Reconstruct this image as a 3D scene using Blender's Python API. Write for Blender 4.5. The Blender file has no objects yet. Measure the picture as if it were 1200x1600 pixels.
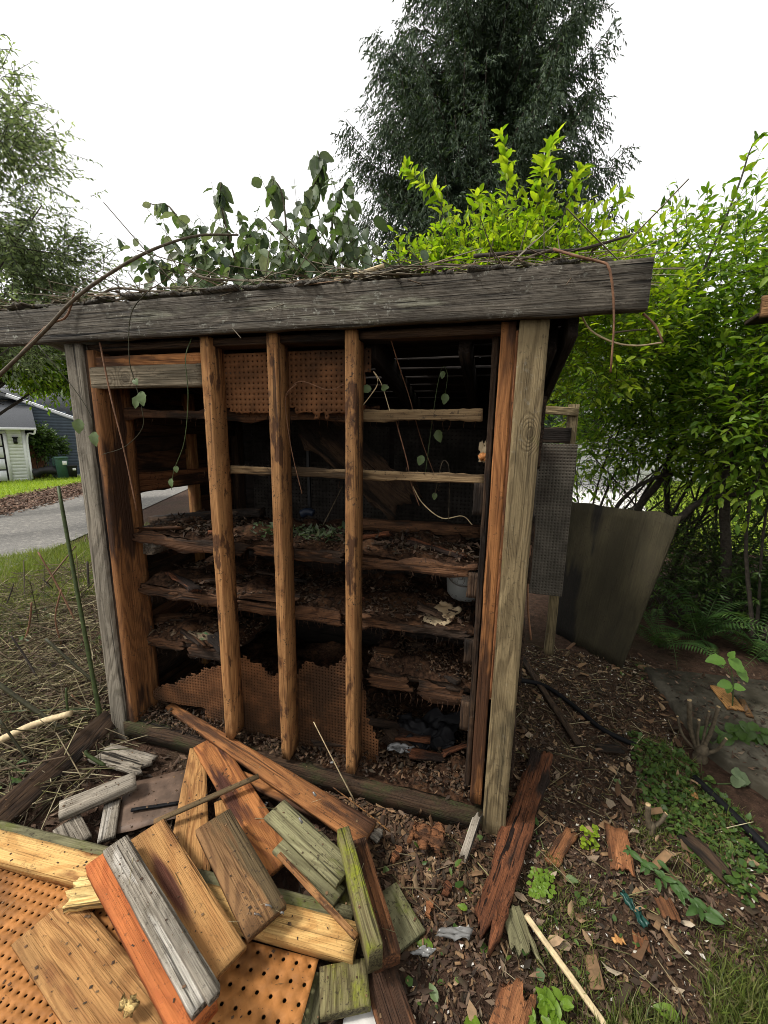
import bpy, math, random
import numpy as np
from mathutils import Vector, Matrix, noise as mnoise

random.seed(7); rng = np.random.default_rng(7)
SC = bpy.context.scene
COL = SC.collection
PI = math.pi

# ------------------------------------------------------------------ camera
CAM_POS = np.array([-0.1319, -1.4409, 1.5968]); CAM_F = 635.43
YAW, PITCH, ROLL = 0.2658, 0.1924, -0.0168
def cam_axes():
    f = np.array([-math.sin(YAW)*math.cos(PITCH), math.cos(YAW)*math.cos(PITCH), -math.sin(PITCH)])
    r = np.array([math.cos(YAW), math.sin(YAW), 0.0]); d = np.cross(f, r)
    c, s = math.cos(ROLL), math.sin(ROLL)
    return c*r+s*d, -s*r+c*d, f
AX_R, AX_D, AX_F = cam_axes()
cd = bpy.data.cameras.new('camera'); cam = bpy.data.objects.new('camera', cd); COL.objects.link(cam)
cd.sensor_fit = 'VERTICAL'; cd.sensor_height = 36.0; cd.lens = CAM_F/1600*36.0
cd.clip_start = 0.02; cd.clip_end = 1500
cam.matrix_world = Matrix(((AX_R[0], -AX_D[0], -AX_F[0], CAM_POS[0]), (AX_R[1], -AX_D[1], -AX_F[1], CAM_POS[1]),
                           (AX_R[2], -AX_D[2], -AX_F[2], CAM_POS[2]), (0, 0, 0, 1)))
SC.camera = cam
# ------------------------------------------------------------------ sky: bright overcast
SUN_EL, SUN_AZ = math.radians(52), math.radians(-116)      # azimuth from +y towards +x
w = bpy.data.worlds.new('World'); SC.world = w; w.use_nodes = True
wn = w.node_tree; wn.nodes.clear()
sky = wn.nodes.new('ShaderNodeTexSky'); sky.sky_type = 'NISHITA'; sky.sun_disc = False
sky.sun_elevation = SUN_EL; sky.sun_rotation = SUN_AZ; sky.air_density = 1.0; sky.dust_density = 4.0
hs = wn.nodes.new('ShaderNodeHueSaturation'); hs.inputs['Saturation'].default_value = 0.12
mx = wn.nodes.new('ShaderNodeMix'); mx.data_type = 'RGBA'; mx.inputs[0].default_value = 0.6
mx.inputs[7].default_value = (9.4, 9.35, 9.2, 1)           # the cloud layer: an even pale grey
bg = wn.nodes.new('ShaderNodeBackground'); bg.inputs[1].default_value = 0.066
wo = wn.nodes.new('ShaderNodeOutputWorld')
wn.links.new(sky.outputs[0], hs.inputs['Color']); wn.links.new(hs.outputs[0], mx.inputs[6])
wn.links.new(mx.outputs[2], bg.inputs[0]); wn.links.new(bg.outputs[0], wo.inputs[0])
sd = bpy.data.lights.new('sun', 'SUN'); sd.energy = 1.5; sd.angle = math.radians(11); sd.color = (1, .95, .87)
sun = bpy.data.objects.new('sun', sd); COL.objects.link(sun)
sv = Vector((math.sin(SUN_AZ)*math.cos(SUN_EL), math.cos(SUN_AZ)*math.cos(SUN_EL), math.sin(SUN_EL)))
sun.rotation_euler = sv.to_track_quat('Z', 'Y').to_euler(); sun.location = (0, 0, 30)
SC.view_settings.view_transform = 'Standard'; SC.view_settings.look = 'None'
SC.view_settings.exposure = 1.4; SC.view_settings.gamma = 1.0; SC.view_settings.use_curve_mapping = False
SC.render.engine = 'CYCLES'
cy = SC.cycles
cy.max_bounces = 4; cy.diffuse_bounces = 3; cy.glossy_bounces = 1; cy.transmission_bounces = 3; cy.transparent_max_bounces = 2
cy.filter_width = 0.95; cy.use_adaptive_sampling = True; cy.adaptive_threshold = 0.01; cy.use_denoising = True
cy.caustics_reflective = False; cy.caustics_refractive = False

# ------------------------------------------------------------------ helpers: places
def ray(px, py): return AX_F+(px-600)/CAM_F*AX_R+(py-800)/CAM_F*AX_D
def at(px, py, **k):
    (a, v), = k.items(); i = 'xyz'.index(a); q = ray(px, py)
    return CAM_POS+q*(v-CAM_POS[i])/q[i]
def terrain(x, y):
    return -0.045*min(max(-x-2.2, 0), 22)
def G(px, py, h=0.0):
    """point on the ground (plus h) seen at that place of the photograph"""
    q = ray(px, py); z = h; P = None
    for _ in range(40):
        t = (z-CAM_POS[2])/q[2]; P = CAM_POS+q*t; z = .5*z+.5*(terrain(P[0], P[1])+h)
    return P
def nz(x, y, z=0.0, s=1.0): return mnoise.noise(Vector((x*s, y*s, z*s)))

# ------------------------------------------------------------------ helpers: meshes
def make_mesh(name, V, faces, smooth=False):
    """faces: list of int arrays, each (n,3) or (n,4)"""
    V = np.asarray(V, np.float32).reshape(-1, 3)
    if not isinstance(faces, (list, tuple)): faces = [faces]
    fa = [np.asarray(f, np.int32) for f in faces if len(f)]
    m = bpy.data.meshes.new(name)
    loops = np.concatenate([f.ravel() for f in fa]); tot = np.concatenate([np.full(len(f), f.shape[1], np.int32) for f in fa])
    m.vertices.add(len(V)); m.vertices.foreach_set('co', V.ravel())
    m.loops.add(len(loops)); m.loops.foreach_set('vertex_index', loops)
    m.polygons.add(len(tot)); m.polygons.foreach_set('loop_start', np.concatenate([[0], np.cumsum(tot)[:-1]]).astype(np.int32))
    m.polygons.foreach_set('loop_total', tot)
    if smooth: m.polygons.foreach_set('use_smooth', np.ones(len(tot), bool))
    m.update(calc_edges=True); m.validate()
    return m
class MB:
    def __init__(s): s.V = []; s.T = []; s.Q = []; s.n = 0
    def add(s, V, tris=(), quads=()):
        V = np.asarray(V, float).reshape(-1, 3)
        if len(tris): s.T.append(np.asarray(tris)+s.n)
        if len(quads): s.Q.append(np.asarray(quads)+s.n)
        s.V.append(V); s.n += len(V); return s
    def box(s, c, d, rot=None):
        c = np.asarray(c, float); d = np.asarray(d, float)/2
        V = np.array([[x, y, z] for x in (-1, 1) for y in (-1, 1) for z in (-1, 1)], float)*d
        if rot is not None: V = V@np.array(rot).T
        return s.add(V+c, quads=[(0, 1, 3, 2), (4, 6, 7, 5), (0, 4, 5, 1), (2, 3, 7, 6), (0, 2, 6, 4), (1, 5, 7, 3)])
    def tube(s, pts, r0, r1, sides=6, sub=4, jit=0.0):
        P = smooth_line(pts, sub); n = len(P)
        T = np.gradient(P, axis=0); T /= np.linalg.norm(T, axis=1)[:, None]+1e-9
        up = np.array([0., 0, 1]) if abs(T[0][2]) < .9 else np.array([1., 0, 0])
        N = np.cross(T, up); N /= np.linalg.norm(N, axis=1)[:, None]+1e-9; B = np.cross(T, N)
        R = np.linspace(r0, r1, n)*(1+jit*(rng.random(n)-.5)*2)
        a = np.arange(sides)*2*PI/sides
        V = P[:, None]+R[:, None, None]*(np.cos(a)[None, :, None]*N[:, None]+np.sin(a)[None, :, None]*B[:, None])
        q = [(i*sides+j, i*sides+(j+1) % sides, (i+1)*sides+(j+1) % sides, (i+1)*sides+j) for i in range(n-1) for j in range(sides)]
        V = np.concatenate([V.reshape(-1, 3), P[:1], P[-1:]]); k = n*sides
        t = [(k, (j+1) % sides, j) for j in range(sides)]+[(k+1, (n-1)*sides+j, (n-1)*sides+(j+1) % sides) for j in range(sides)]
        return s.add(V, t, q)
    def mesh(s, name, smooth=False):
        return make_mesh(name, np.concatenate(s.V), [np.concatenate(s.T) if s.T else [], np.concatenate(s.Q) if s.Q else []], smooth)
def smooth_line(pts, sub=4):
    P = np.asarray(pts, float)
    if len(P) < 3 or sub < 2:
        return np.array([P[0]+(P[-1]-P[0])*t for t in np.linspace(0, 1, max(2, sub))]) if len(P) == 2 else P
    E = np.concatenate([[2*P[0]-P[1]], P, [2*P[-1]-P[-2]]]); out = []
    for i in range(1, len(E)-2):
        p0, p1, p2, p3 = E[i-1:i+3]
        for t in np.arange(sub)/sub:
            out.append(.5*(2*p1+(p2-p0)*t+(2*p0-5*p1+4*p2-p3)*t*t+(-p0+3*p1-3*p2+p3)*t**3))
    out.append(P[-1]); return np.array(out)
def obj(name, mesh, mat, parent=None):
    o = bpy.data.objects.new(name, mesh); COL.objects.link(o)
    if mat is not None:
        if not mesh.materials: mesh.materials.append(mat)
    if parent is not None: o.parent = parent
    return o
def tag(o, label=None, cat=None, group=None, kind=None):
    if label: o['label'] = label
    if cat: o['category'] = cat
    if group: o['group'] = group
    if kind: o['kind'] = kind
    return o
def empty(name, label, cat, loc=(0, 0, 0), group=None):
    o = bpy.data.objects.new(name, None); COL.objects.link(o); o.location = loc; o.empty_display_size = .1
    return tag(o, label, cat, group)
def unit(v): v = np.asarray(v, float); return v/(np.linalg.norm(v)+1e-12)

# ------------------------------------------------------------------ helpers: boards (local x runs along the grain)
def board_mesh(L, w0, w1, t, n=16, m=8, edge=.0015, jag0=0., jag1=0., bow=0., rot=0., seed=0, chamfer=.0016, twist=0.):
    rs = np.random.default_rng(seed+101)
    n = max(6, min(40, n)); xs = np.linspace(-L/2, L/2, n+1); vs = np.linspace(-.5, .5, m+1)
    jg = lambda a, q: a*np.array([.75*mnoise.noise(Vector((v*5, q, seed*1.7)))+.25*(rs.random()**2)+.3 for v in vs]); j0 = jg(jag0, 1.3); j1 = jg(jag1, 8.7)
    off = rs.random(3)*50
    V = np.zeros((n+1, 2, m+1, 3))
    for i, x in enumerate(xs):
        u = i/n; w = w0+(w1-w0)*u
        k0 = max(0, 1-u*4); k1 = max(0, 1-(1-u)*4)
        for j, v in enumerate(vs):
            xx = x+j0[j]*k0-j1[j]*k1
            el = abs(v) > .49
            yy = v*w; e1 = 0
            if el:
                e1 = edge*2*mnoise.noise(Vector((x*9+off[0], v*3, off[1])))+edge*mnoise.noise(Vector((x*45, v, off[0])))
                if rot: e1 -= rot*max(0, mnoise.noise(Vector((x*7+off[2], v*9, off[0])))+.1)
                yy += math.copysign(e1, v)
            if jag0 or jag1: yy += (rs.random()-.5)*w/m*.5*max(k0, k1)
            zb = bow*(4*u*(1-u)) + twist*(u-.5)*v*w
            for s_, sg in ((0, 1), (1, -1)):
                h = t/2-(chamfer if el else 0)
                zz = sg*h+edge*.7*mnoise.noise(Vector((x*14+off[1], yy*30, sg*3+off[2])))
                if rot: zz -= sg*rot*.5*max(0, mnoise.noise(Vector((x*11, yy*22+off[0], sg*7+off[1])))-.05)
                V[i, s_, j] = (xx, yy, zz+zb)
    idx = lambda i, s_, j: (i*2+s_)*(m+1)+j
    Q = []
    for i in range(n):
        for j in range(m):
            Q.append((idx(i, 0, j), idx(i+1, 0, j), idx(i+1, 0, j+1), idx(i, 0, j+1)))
            Q.append((idx(i, 1, j), idx(i, 1, j+1), idx(i+1, 1, j+1), idx(i+1, 1, j)))
        Q.append((idx(i, 0, 0), idx(i, 1, 0), idx(i+1, 1, 0), idx(i+1, 0, 0)))
        Q.append((idx(i, 0, m), idx(i+1, 0, m), idx(i+1, 1, m), idx(i, 1, m)))
    for j in range(m):
        Q.append((idx(0, 0, j), idx(0, 0, j+1), idx(0, 1, j+1), idx(0, 1, j)))
        Q.append((idx(n, 0, j), idx(n, 1, j), idx(n, 1, j+1), idx(n, 0, j+1)))
    return make_mesh('board', V.reshape(-1, 3), np.array(Q))
SEED = [0]
def frame(p0, p1, up, tilt=0):
    X = unit(np.asarray(p1)-np.asarray(p0)); Z = np.asarray(up, float); Z = unit(Z-X*(Z@X)); Y = np.cross(Z, X)
    if tilt: c, s = math.cos(tilt), math.sin(tilt); Y, Z = c*Y+s*Z, -s*Y+c*Z
    return X, Y, Z
def mat4(X, Y, Z, c):
    return Matrix(((X[0], Y[0], Z[0], c[0]), (X[1], Y[1], Z[1], c[1]), (X[2], Y[2], Z[2], c[2]), (0, 0, 0, 1)))
def plank(name, p0, p1, w, t, mat, parent=None, up=(0, 0, 1), tilt=0, top=False, w1=None, **k):
    """a board from p0 to p1; with top=True the points lie on the middle of its upper face"""
    p0 = np.asarray(p0, float); p1 = np.asarray(p1, float); SEED[0] += 1
    X, Y, Z = frame(p0, p1, up, math.radians(tilt)); c = (p0+p1)/2
    if top: c = c-Z*t/2
    L = float(np.linalg.norm(p1-p0))
    k.setdefault('n', int(L/.05))
    o = obj(name, board_mesh(L, w, w if w1 is None else w1, t, seed=SEED[0], **k), mat, parent)
    o.matrix_world = mat4(X, Y, Z, c)
    return o
def pegboard_mesh(nx, ny, pitch, hr, keep, jit=0.25, bend=None):
    """perforated hardboard with real holes; keep(i, j) says which cells are left"""
    V = []; Q = []; cv = {}
    K = {(i, j) for i in range(nx) for j in range(ny) if keep(i, j)}
    rs = np.random.default_rng(nx*131+ny)
    def corner(a, b):                                  # half-step lattice, shared between cells
        if (a, b) not in cv:
            x, y = a*pitch/2, b*pitch/2
            ring = [((a-1+p)//2, (b-1+q)//2) for p in (0, 1) for q in (0, 1)]
            if any(c not in K for c in ring) and 0 < a < nx*2 and 0 < b < ny*2:
                x += (rs.random()-.5)*pitch*jit*2; y += (rs.random()-.5)*pitch*jit*2
            cv[(a, b)] = len(V); V.append((x, y, bend(x, y) if bend else 0.))
        return cv[(a, b)]
    for (i, j) in sorted(K):
        cx, cy_ = (i+.5)*pitch, (j+.5)*pitch
        o = [corner(2*i+a, 2*j+b) for a, b in ((2, 1), (2, 2), (1, 2), (0, 2), (0, 1), (0, 0), (1, 0), (2, 0))]
        b0 = len(V)
        for k in range(8):
            x, y = cx+hr*math.cos(k*PI/4), cy_+hr*math.sin(k*PI/4); V.append((x, y, bend(x, y) if bend else 0.))
        for k in range(8): Q.append((o[k], o[(k+1) % 8], b0+(k+1) % 8, b0+k))
    V = np.array(V); V[:, 0] -= nx*pitch/2; V[:, 1] -= ny*pitch/2
    return make_mesh('pegboard', V, np.array(Q))
def pegboard(name, mesh, M, mat, parent=None, thick=.004):
    o = obj(name, mesh, mat, parent); o.matrix_world = M
    s = o.modifiers.new('thickness', 'SOLIDIFY'); s.thickness = thick; s.offset = 0
    return o

# ------------------------------------------------------------------ helpers: leaves
TEMPL = {
 'leaf': (np.array([(0, 0, 0), (.3, .42, .07), (.3, 0, 0), (.3, -.42, .07), (.7, .33, .03), (.7, 0, -.04), (.7, -.33, .03), (1, 0, -.14)]),
          np.array([(0, 2, 1), (0, 3, 2), (4, 5, 7), (5, 6, 7)]), np.array([(1, 2, 5, 4), (2, 3, 6, 5)])),
 'diamond': (np.array([(0, 0, 0), (.42, .42, .08), (.42, -.42, .08), (1, 0, -.1)]), np.array([(0, 3, 1), (0, 2, 3)]), np.zeros((0, 4), int)),
 'blade': (np.array([(0, .5, 0), (0, -.5, 0), (.55, .4, .1), (.55, -.4, .1), (1, 0, -.05)]), np.array([(2, 3, 4)]), np.array([(0, 1, 3, 2)])),
 'chip': (np.array([(0, .4, -.1), (.05, -.5, -.1), (1, -.3, -.1), (.9, .5, -.1), (.05, .35, .1), (.1, -.4, .1), (.95, -.3, .1), (.85, .4, .1)]),
          np.zeros((0, 3), int), np.array([(0, 3, 2, 1), (4, 5, 6, 7), (0, 1, 5, 4), (1, 2, 6, 5), (2, 3, 7, 6), (3, 0, 4, 7)])),
 'straw': (np.array([(0, .5, 0), (0, -.5, 0), (0, 0, .8), (.5, .5, .05), (.5, -.5, .05), (.5, 0, .85), (1, .4, -.1), (1, -.4, -.1), (1, 0, .5)]),
           np.zeros((0, 3), int), np.array([(0, 1, 4, 3), (1, 2, 5, 4), (2, 0, 3, 5), (3, 4, 7, 6), (4, 5, 8, 7), (5, 3, 6, 8)])),
}
def fine_template(rows=8, cols=4):
    V = []; T_ = []; Q = []
    for i in range(rows+1):
        u = i/rows; wv = .52*math.sin(PI*min(1, u*.93+.035))**.75*(1.12-.35*u)
        for j in range(cols+1):
            v = (j/cols-.5)*2; ser = (.06 if i % 2 else -.02)*abs(v) if 0 < i < rows else 0
            V.append((u+.05*(1-abs(v))*(u-.5)-.06*abs(v)*wv, v*(wv+ser*wv), .16*abs(v)*wv-.20*u*u+.03*math.sin(u*17+v*5)*abs(v)))
    for i in range(rows):
        for j in range(cols): a = i*(cols+1)+j; Q.append((a, a+cols+1, a+cols+2, a+1))
    return np.array(V), np.zeros((0, 3), int), np.array(Q)
TEMPL['fine'] = fine_template()
def rnd_dirs(n):
    v = rng.normal(size=(n, 3)); return v/np.linalg.norm(v, axis=1)[:, None]
def nrm(a): return a/(np.linalg.norm(a, axis=1)[:, None]+1e-9)
def leaf_mesh(name, O, D, N, L, wr, kind='leaf', curl=1.0, thick=None):
    """leaves at O growing along D with upper side N, length L, width wr*L; curl scales the bend out of plane"""
    tv, tt, tq = TEMPL[kind]; n = len(O); k = len(tv)
    D = nrm(D); N = N-D*np.sum(N*D, 1)[:, None]; N = nrm(N); S = np.cross(N, D)
    L = np.broadcast_to(np.asarray(L, float), (n,)); wr = np.broadcast_to(np.asarray(wr, float), (n,)); curl = np.broadcast_to(np.asarray(curl, float), (n,))
    zs = L*curl if thick is None else np.broadcast_to(np.asarray(thick, float), (n,))
    V = (O[:, None]+D[:, None]*(tv[None, :, 0:1]*L[:, None, None])+S[:, None]*(tv[None, :, 1:2]*(L*wr)[:, None, None])
         + N[:, None]*(tv[None, :, 2:3]*zs[:, None, None]))
    b = (np.arange(n)*k)[:, None, None]
    F = []
    if len(tt): F.append((tt[None]+b).reshape(-1, 3))
    if len(tq): F.append((tq[None]+b).reshape(-1, 4))
    return make_mesh(name, V.reshape(-1, 3), F)
def twig_sprays(S, D, Ln, per, Ls, wr, spread=.9, droop=.15, kind='leaf', curl=1.0, upbias=1.0):
    """leaf arrays for twigs S + D*Ln, `per` leaves on each, alternating sides"""
    M = len(S); D = nrm(D)
    side = nrm(np.cross(D, np.array([0, 0, 1.])+.2*rnd_dirs(M)))
    u = (np.arange(per)+.5)/per
    O = S[:, None]+D[:, None]*(Ln[:, None]*u[None])[:, :, None]
    sg = np.where(np.arange(per) % 2 == 0, 1., -1.)
    LD = D[:, None]*(.35+.5*u[None, :, None])+side[:, None]*sg[None, :, None]*spread*(1.05-.6*u[None, :, None])
    LD = LD.reshape(-1, 3)+.35*rng.normal(size=(M*per, 3))-np.array([0, 0, droop])
    N = upbias*np.array([0, 0, 1.])+.45*rng.normal(size=(M*per, 3))
    L = Ls*(.6+.55*rng.random(M*per))*np.tile(1.0-.35*np.abs(u-.5), M)
    return O.reshape(-1, 3), LD, N, L
def twig_tubes(mb, S, D, Ln, r):
    D = nrm(D); M = len(S); a = nrm(np.cross(D, rnd_dirs(M))); b = np.cross(D, a)
    off = [a, -.5*a+.87*b, -.5*a-.87*b]
    V = np.stack([S+o*r for o in off]+[S+D*Ln[:, None]+o*r*.4 for o in off], 1).reshape(-1, 3)
    q = np.array([(0, 1, 4, 3), (1, 2, 5, 4), (2, 0, 3, 5)]); mb.add(V, quads=(q[None]+(np.arange(M)*6)[:, None, None]).reshape(-1, 4))
def in_ellipsoid(n, c, r, shell=0.4):
    v = rnd_dirs(n); q = rng.random(n)**shell
    return np.asarray(c)+v*q[:, None]*np.asarray(r), v

# ------------------------------------------------------------------ materials
def nt(name):
    m = bpy.data.materials.new(name); m.use_nodes = True; t = m.node_tree
    for n in list(t.nodes): t.nodes.remove(n)
    out = t.nodes.new('ShaderNodeOutputMaterial'); return m, t, out
class NB:
    def __init__(s, t): s.t = t
    def n(s, typ, **k):
        q = s.t.nodes.new(typ)
        for a, b in k.items(): setattr(q, a, b)
        return q
    def link(s, a, b): s.t.links.new(a, b)
    def val(s, inp, v):
        if hasattr(v, 'is_linked') or hasattr(v, 'links'): s.link(v, inp)
        else: inp.default_value = v
    def math(s, op, a, b=0.0, clamp=False):
        q = s.n('ShaderNodeMath', operation=op, use_clamp=clamp); s.val(q.inputs[0], a); s.val(q.inputs[1], b); return q.outputs[0]
    def noise(s, vec, scale, detail=4, rough=.55, dist=0.0):
        q = s.n('ShaderNodeTexNoise'); s.link(vec, q.inputs['Vector']); q.inputs['Scale'].default_value = scale
        q.inputs['Detail'].default_value = detail; q.inputs['Roughness'].default_value = rough; q.inputs['Distortion'].default_value = dist
        return q.outputs[0]
    def ramp(s, v, a, b, lo=0.0, hi=1.0):
        q = s.n('ShaderNodeMapRange'); q.interpolation_type = 'SMOOTHSTEP'; s.val(q.inputs[0], v)
        q.inputs[1].default_value = a; q.inputs[2].default_value = b; q.inputs[3].default_value = lo; q.inputs[4].default_value = hi; return q.outputs[0]
    def mix(s, f, a, b, mode='MIX'):
        q = s.n('ShaderNodeMix', data_type='RGBA', blend_type=mode); s.val(q.inputs[0], f)
        for i, v in ((6, a), (7, b)):
            if isinstance(v, tuple): q.inputs[i].default_value = (*v[:3], 1)
            else: s.link(v, q.inputs[i])
        return q.outputs[2]
    def mapping(s, vec, scale):
        q = s.n('ShaderNodeVectorMath', operation='MULTIPLY'); s.link(vec, q.inputs[0]); q.inputs[1].default_value = scale; return q.outputs[0]
    def bump(s, h, strength, dist):
        q = s.n('ShaderNodeBump'); q.inputs['Strength'].default_value = strength; q.inputs['Distance'].default_value = dist; s.link(h, q.inputs['Height']); return q.outputs[0]
    def principled(s, out, col, rough=.8, normal=None, spec=.3):
        p = s.n('ShaderNodeBsdfPrincipled'); s.val(p.inputs['Base Color'], col if not isinstance(col, tuple) else (*col, 1)); s.val(p.inputs['Roughness'], rough)
        p.inputs['Specular IOR Level'].default_value = spec
        if normal is not None: s.link(normal, p.inputs['Normal'])
        s.link(p.outputs[0], out.inputs[0]); return p
    def objcoord(s):
        tc = s.n('ShaderNodeTexCoord'); oi = s.n('ShaderNodeObjectInfo')
        m = s.n('ShaderNodeVectorMath', operation='MULTIPLY_ADD'); cmb = s.n('ShaderNodeCombineXYZ')
        for i in range(3): s.link(oi.outputs['Random'], cmb.inputs[i])
        s.link(cmb.outputs[0], m.inputs[0]); m.inputs[1].default_value = (37.3, 17.7, 23.9); s.link(tc.outputs['Object'], m.inputs[2])
        return m.outputs[0], tc, oi
def wood(name, light, dark, stain=None, stain_amt=0.5, stain_scale=3.0, moss=0.0, moss_col=(.10, .13, .02), rings=60, dirt=.35, cracks=.6, rough=.8, bump=.6, spots=None, ringw=.5, lichen=0.0, smap=(.5, 2.6, 2.6), knots=(), heart=None):
    m, t, out = nt(name); b = NB(t); co, tc, oi = b.objcoord()
    n1 = b.noise(b.mapping(co, (1.15, 5.5, 5.5)), 1.0, 2, .42)
    kd = []
    for kx, ky, rx, ry in knots:                        # branch knots: the year rings bend round them
        sub = b.n('ShaderNodeVectorMath', operation='SUBTRACT'); b.link(tc.outputs['Object'], sub.inputs[0]); sub.inputs[1].default_value = (kx, ky, 0)
        ln_ = b.n('ShaderNodeVectorMath', operation='LENGTH'); b.link(b.mapping(sub.outputs[0], (1/rx, 1/ry, 0)), ln_.inputs[0]); d_ = ln_.outputs['Value']; kd.append(d_)
        n1 = b.math('ADD', n1, b.ramp(d_, 0.0, 4.0, .22, 0.0))
    ring = b.math('SINE', b.math('MULTIPLY', n1, float(rings)*2)); ring = b.ramp(ring, -.95, .35)
    fib = b.noise(b.mapping(co, (4, 170, 170)), 1.0, 4, .65); fib = b.ramp(fib, .32, .68)
    fac = b.math('ADD', b.math('MULTIPLY', ring, ringw), b.math('MULTIPLY', fib, 1-ringw))
    col = b.mix(fac, dark, light)
    big = b.noise(b.mapping(co, (1.6, 5, 5)), 1.7, 5, .6)
    col = b.mix(b.ramp(big, .35, .70, 0.0, .75), col, tuple(c*.48 for c in light))
    if stain is not None:
        st = b.noise(b.mapping(co, smap), stain_scale, 4, .6); col = b.mix(b.ramp(st, .66-.3*stain_amt, .74-.3*stain_amt), col, b.mix(fib, tuple(c*.6 for c in stain), stain))
    if moss:
        ms = b.noise(b.mapping(co, (.8, 1.6, 1.6)), 6.0, 6, .65); ms2 = b.noise(co, 90.0, 3)
        f = b.math('MULTIPLY', b.ramp(ms, .68-.35*moss, .82-.3*moss), b.ramp(ms2, .25, .6, .35, 1.0)); col = b.mix(f, col, b.mix(ms2, tuple(c*.5 for c in moss_col), moss_col))
    if lichen:
        ln = b.noise(co, 42.0, 5, .75); l2 = b.noise(co, 5.0, 3); col = b.mix(b.math('MULTIPLY', b.ramp(ln, .56, .64), b.ramp(l2, .42, .62, 0, lichen)), col, (.33, .33, .28))
    ck = b.noise(b.mapping(co, (1.3, 42, 42)), 1.0, 2, .5); crk = b.ramp(ck, .65, .69)
    ck2 = b.noise(b.mapping(co, (2.6, 120, 120)), 1.0, 2, .5); crk2 = b.ramp(ck2, .60, .68)
    if cracks:
        col = b.mix(b.math('MULTIPLY', crk, cracks), col, tuple(c*.15 for c in dark)); col = b.mix(b.math('MULTIPLY', crk2, cracks*.75), col, tuple(c*.35 for c in dark))
    dn = b.noise(co, 70.0, 6, .75); dn2 = b.noise(co, 9.0, 4)
    dfac = b.math('MULTIPLY', b.ramp(dn, .55, .62), b.math('MULTIPLY', b.ramp(dn2, .38, .62), dirt), True); col = b.mix(dfac, col, (.022, .014, .009))
    if spots:
        vo = b.n('ShaderNodeTexVoronoi'); b.link(b.mapping(co, (2.4, 9, 9)), vo.inputs['Vector']); vo.inputs['Scale'].default_value = 1.0
        k = b.ramp(b.math('ADD', vo.outputs['Distance'], b.math('MULTIPLY', dn, .12)), .10, .22, 1.0, 0.0); col = b.mix(b.math('MULTIPLY', k, spots), col, tuple(c*.3 for c in dark))
    for d_ in kd:
        col = b.mix(b.ramp(d_, .55, 1.05, .75, 0.0), col, tuple(c*.55 for c in dark)); rim = b.math('SUBTRACT', 1.0, b.math('ABSOLUTE', b.math('MULTIPLY', b.math('SUBTRACT', d_, 1.05), 5.0)), True); col = b.mix(b.math('MULTIPLY', rim, .55), col, tuple(c*.25 for c in dark))
    if heart:
        hx, hy, rx, ry, hc = heart; sub = b.n('ShaderNodeVectorMath', operation='SUBTRACT'); b.link(tc.outputs['Object'], sub.inputs[0]); sub.inputs[1].default_value = (hx, hy, 0)
        ln_ = b.n('ShaderNodeVectorMath', operation='LENGTH'); b.link(b.mapping(sub.outputs[0], (1/rx, 1/ry, 0)), ln_.inputs[0]); hd = b.math('ADD', ln_.outputs['Value'], b.math('MULTIPLY', b.math('SUBTRACT', n1, .5), 1.6))
        col = b.mix(b.ramp(hd, .6, 1.1, .95, 0.0), col, b.mix(fib, tuple(c*.6 for c in hc), hc))
    sx = b.n('ShaderNodeSeparateXYZ'); b.link(tc.outputs['Normal'], sx.inputs[0]); en = b.ramp(b.math('ABSOLUTE', sx.outputs[0]), .75, .9)   # sawn end grain
    eg = b.noise(co, 160.0, 4, .7); col = b.mix(en, col, b.mix(b.ramp(eg, .35, .65), tuple(c*.35 for c in dark), tuple(c*.6 for c in light)))
    val = b.n('ShaderNodeHueSaturation'); b.link(col, val.inputs['Color']); b.link(b.math('ADD', b.math('MULTIPLY', oi.outputs['Random'], .35), .82), val.inputs['Value'])
    h = b.math('ADD', b.math('MULTIPLY', fib, .7), b.math('MULTIPLY', ring, .4)); h = b.math('SUBTRACT', h, b.math('MULTIPLY', crk, 1.6)); h = b.math('SUBTRACT', h, b.math('MULTIPLY', crk2, .9)); h = b.math('ADD', h, b.math('MULTIPLY', dn, .6))
    b.principled(out, val.outputs[0], rough, b.bump(h, bump, .004), .25); return m
def plain(name, col, rough=.6, var=.25, scale=20.0, bump=.2, spec=.3, metal=0.0, dirt=None, dirt_amt=.4):
    m, t, out = nt(name); b = NB(t); co, tc, oi = b.objcoord(); n = b.noise(co, scale, 6, .6)
    c = b.mix(b.ramp(n, .3, .7), tuple(x*(1-var) for x in col), tuple(min(1, x*(1+var*.5)) for x in col))
    if dirt: d = b.noise(co, scale*.22, 5, .65); c = b.mix(b.ramp(d, .62-.3*dirt_amt, .8-.3*dirt_amt), c, dirt)
    p = b.principled(out, c, rough, b.bump(n, bump, .004), spec); p.inputs['Metallic'].default_value = metal; return m
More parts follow.
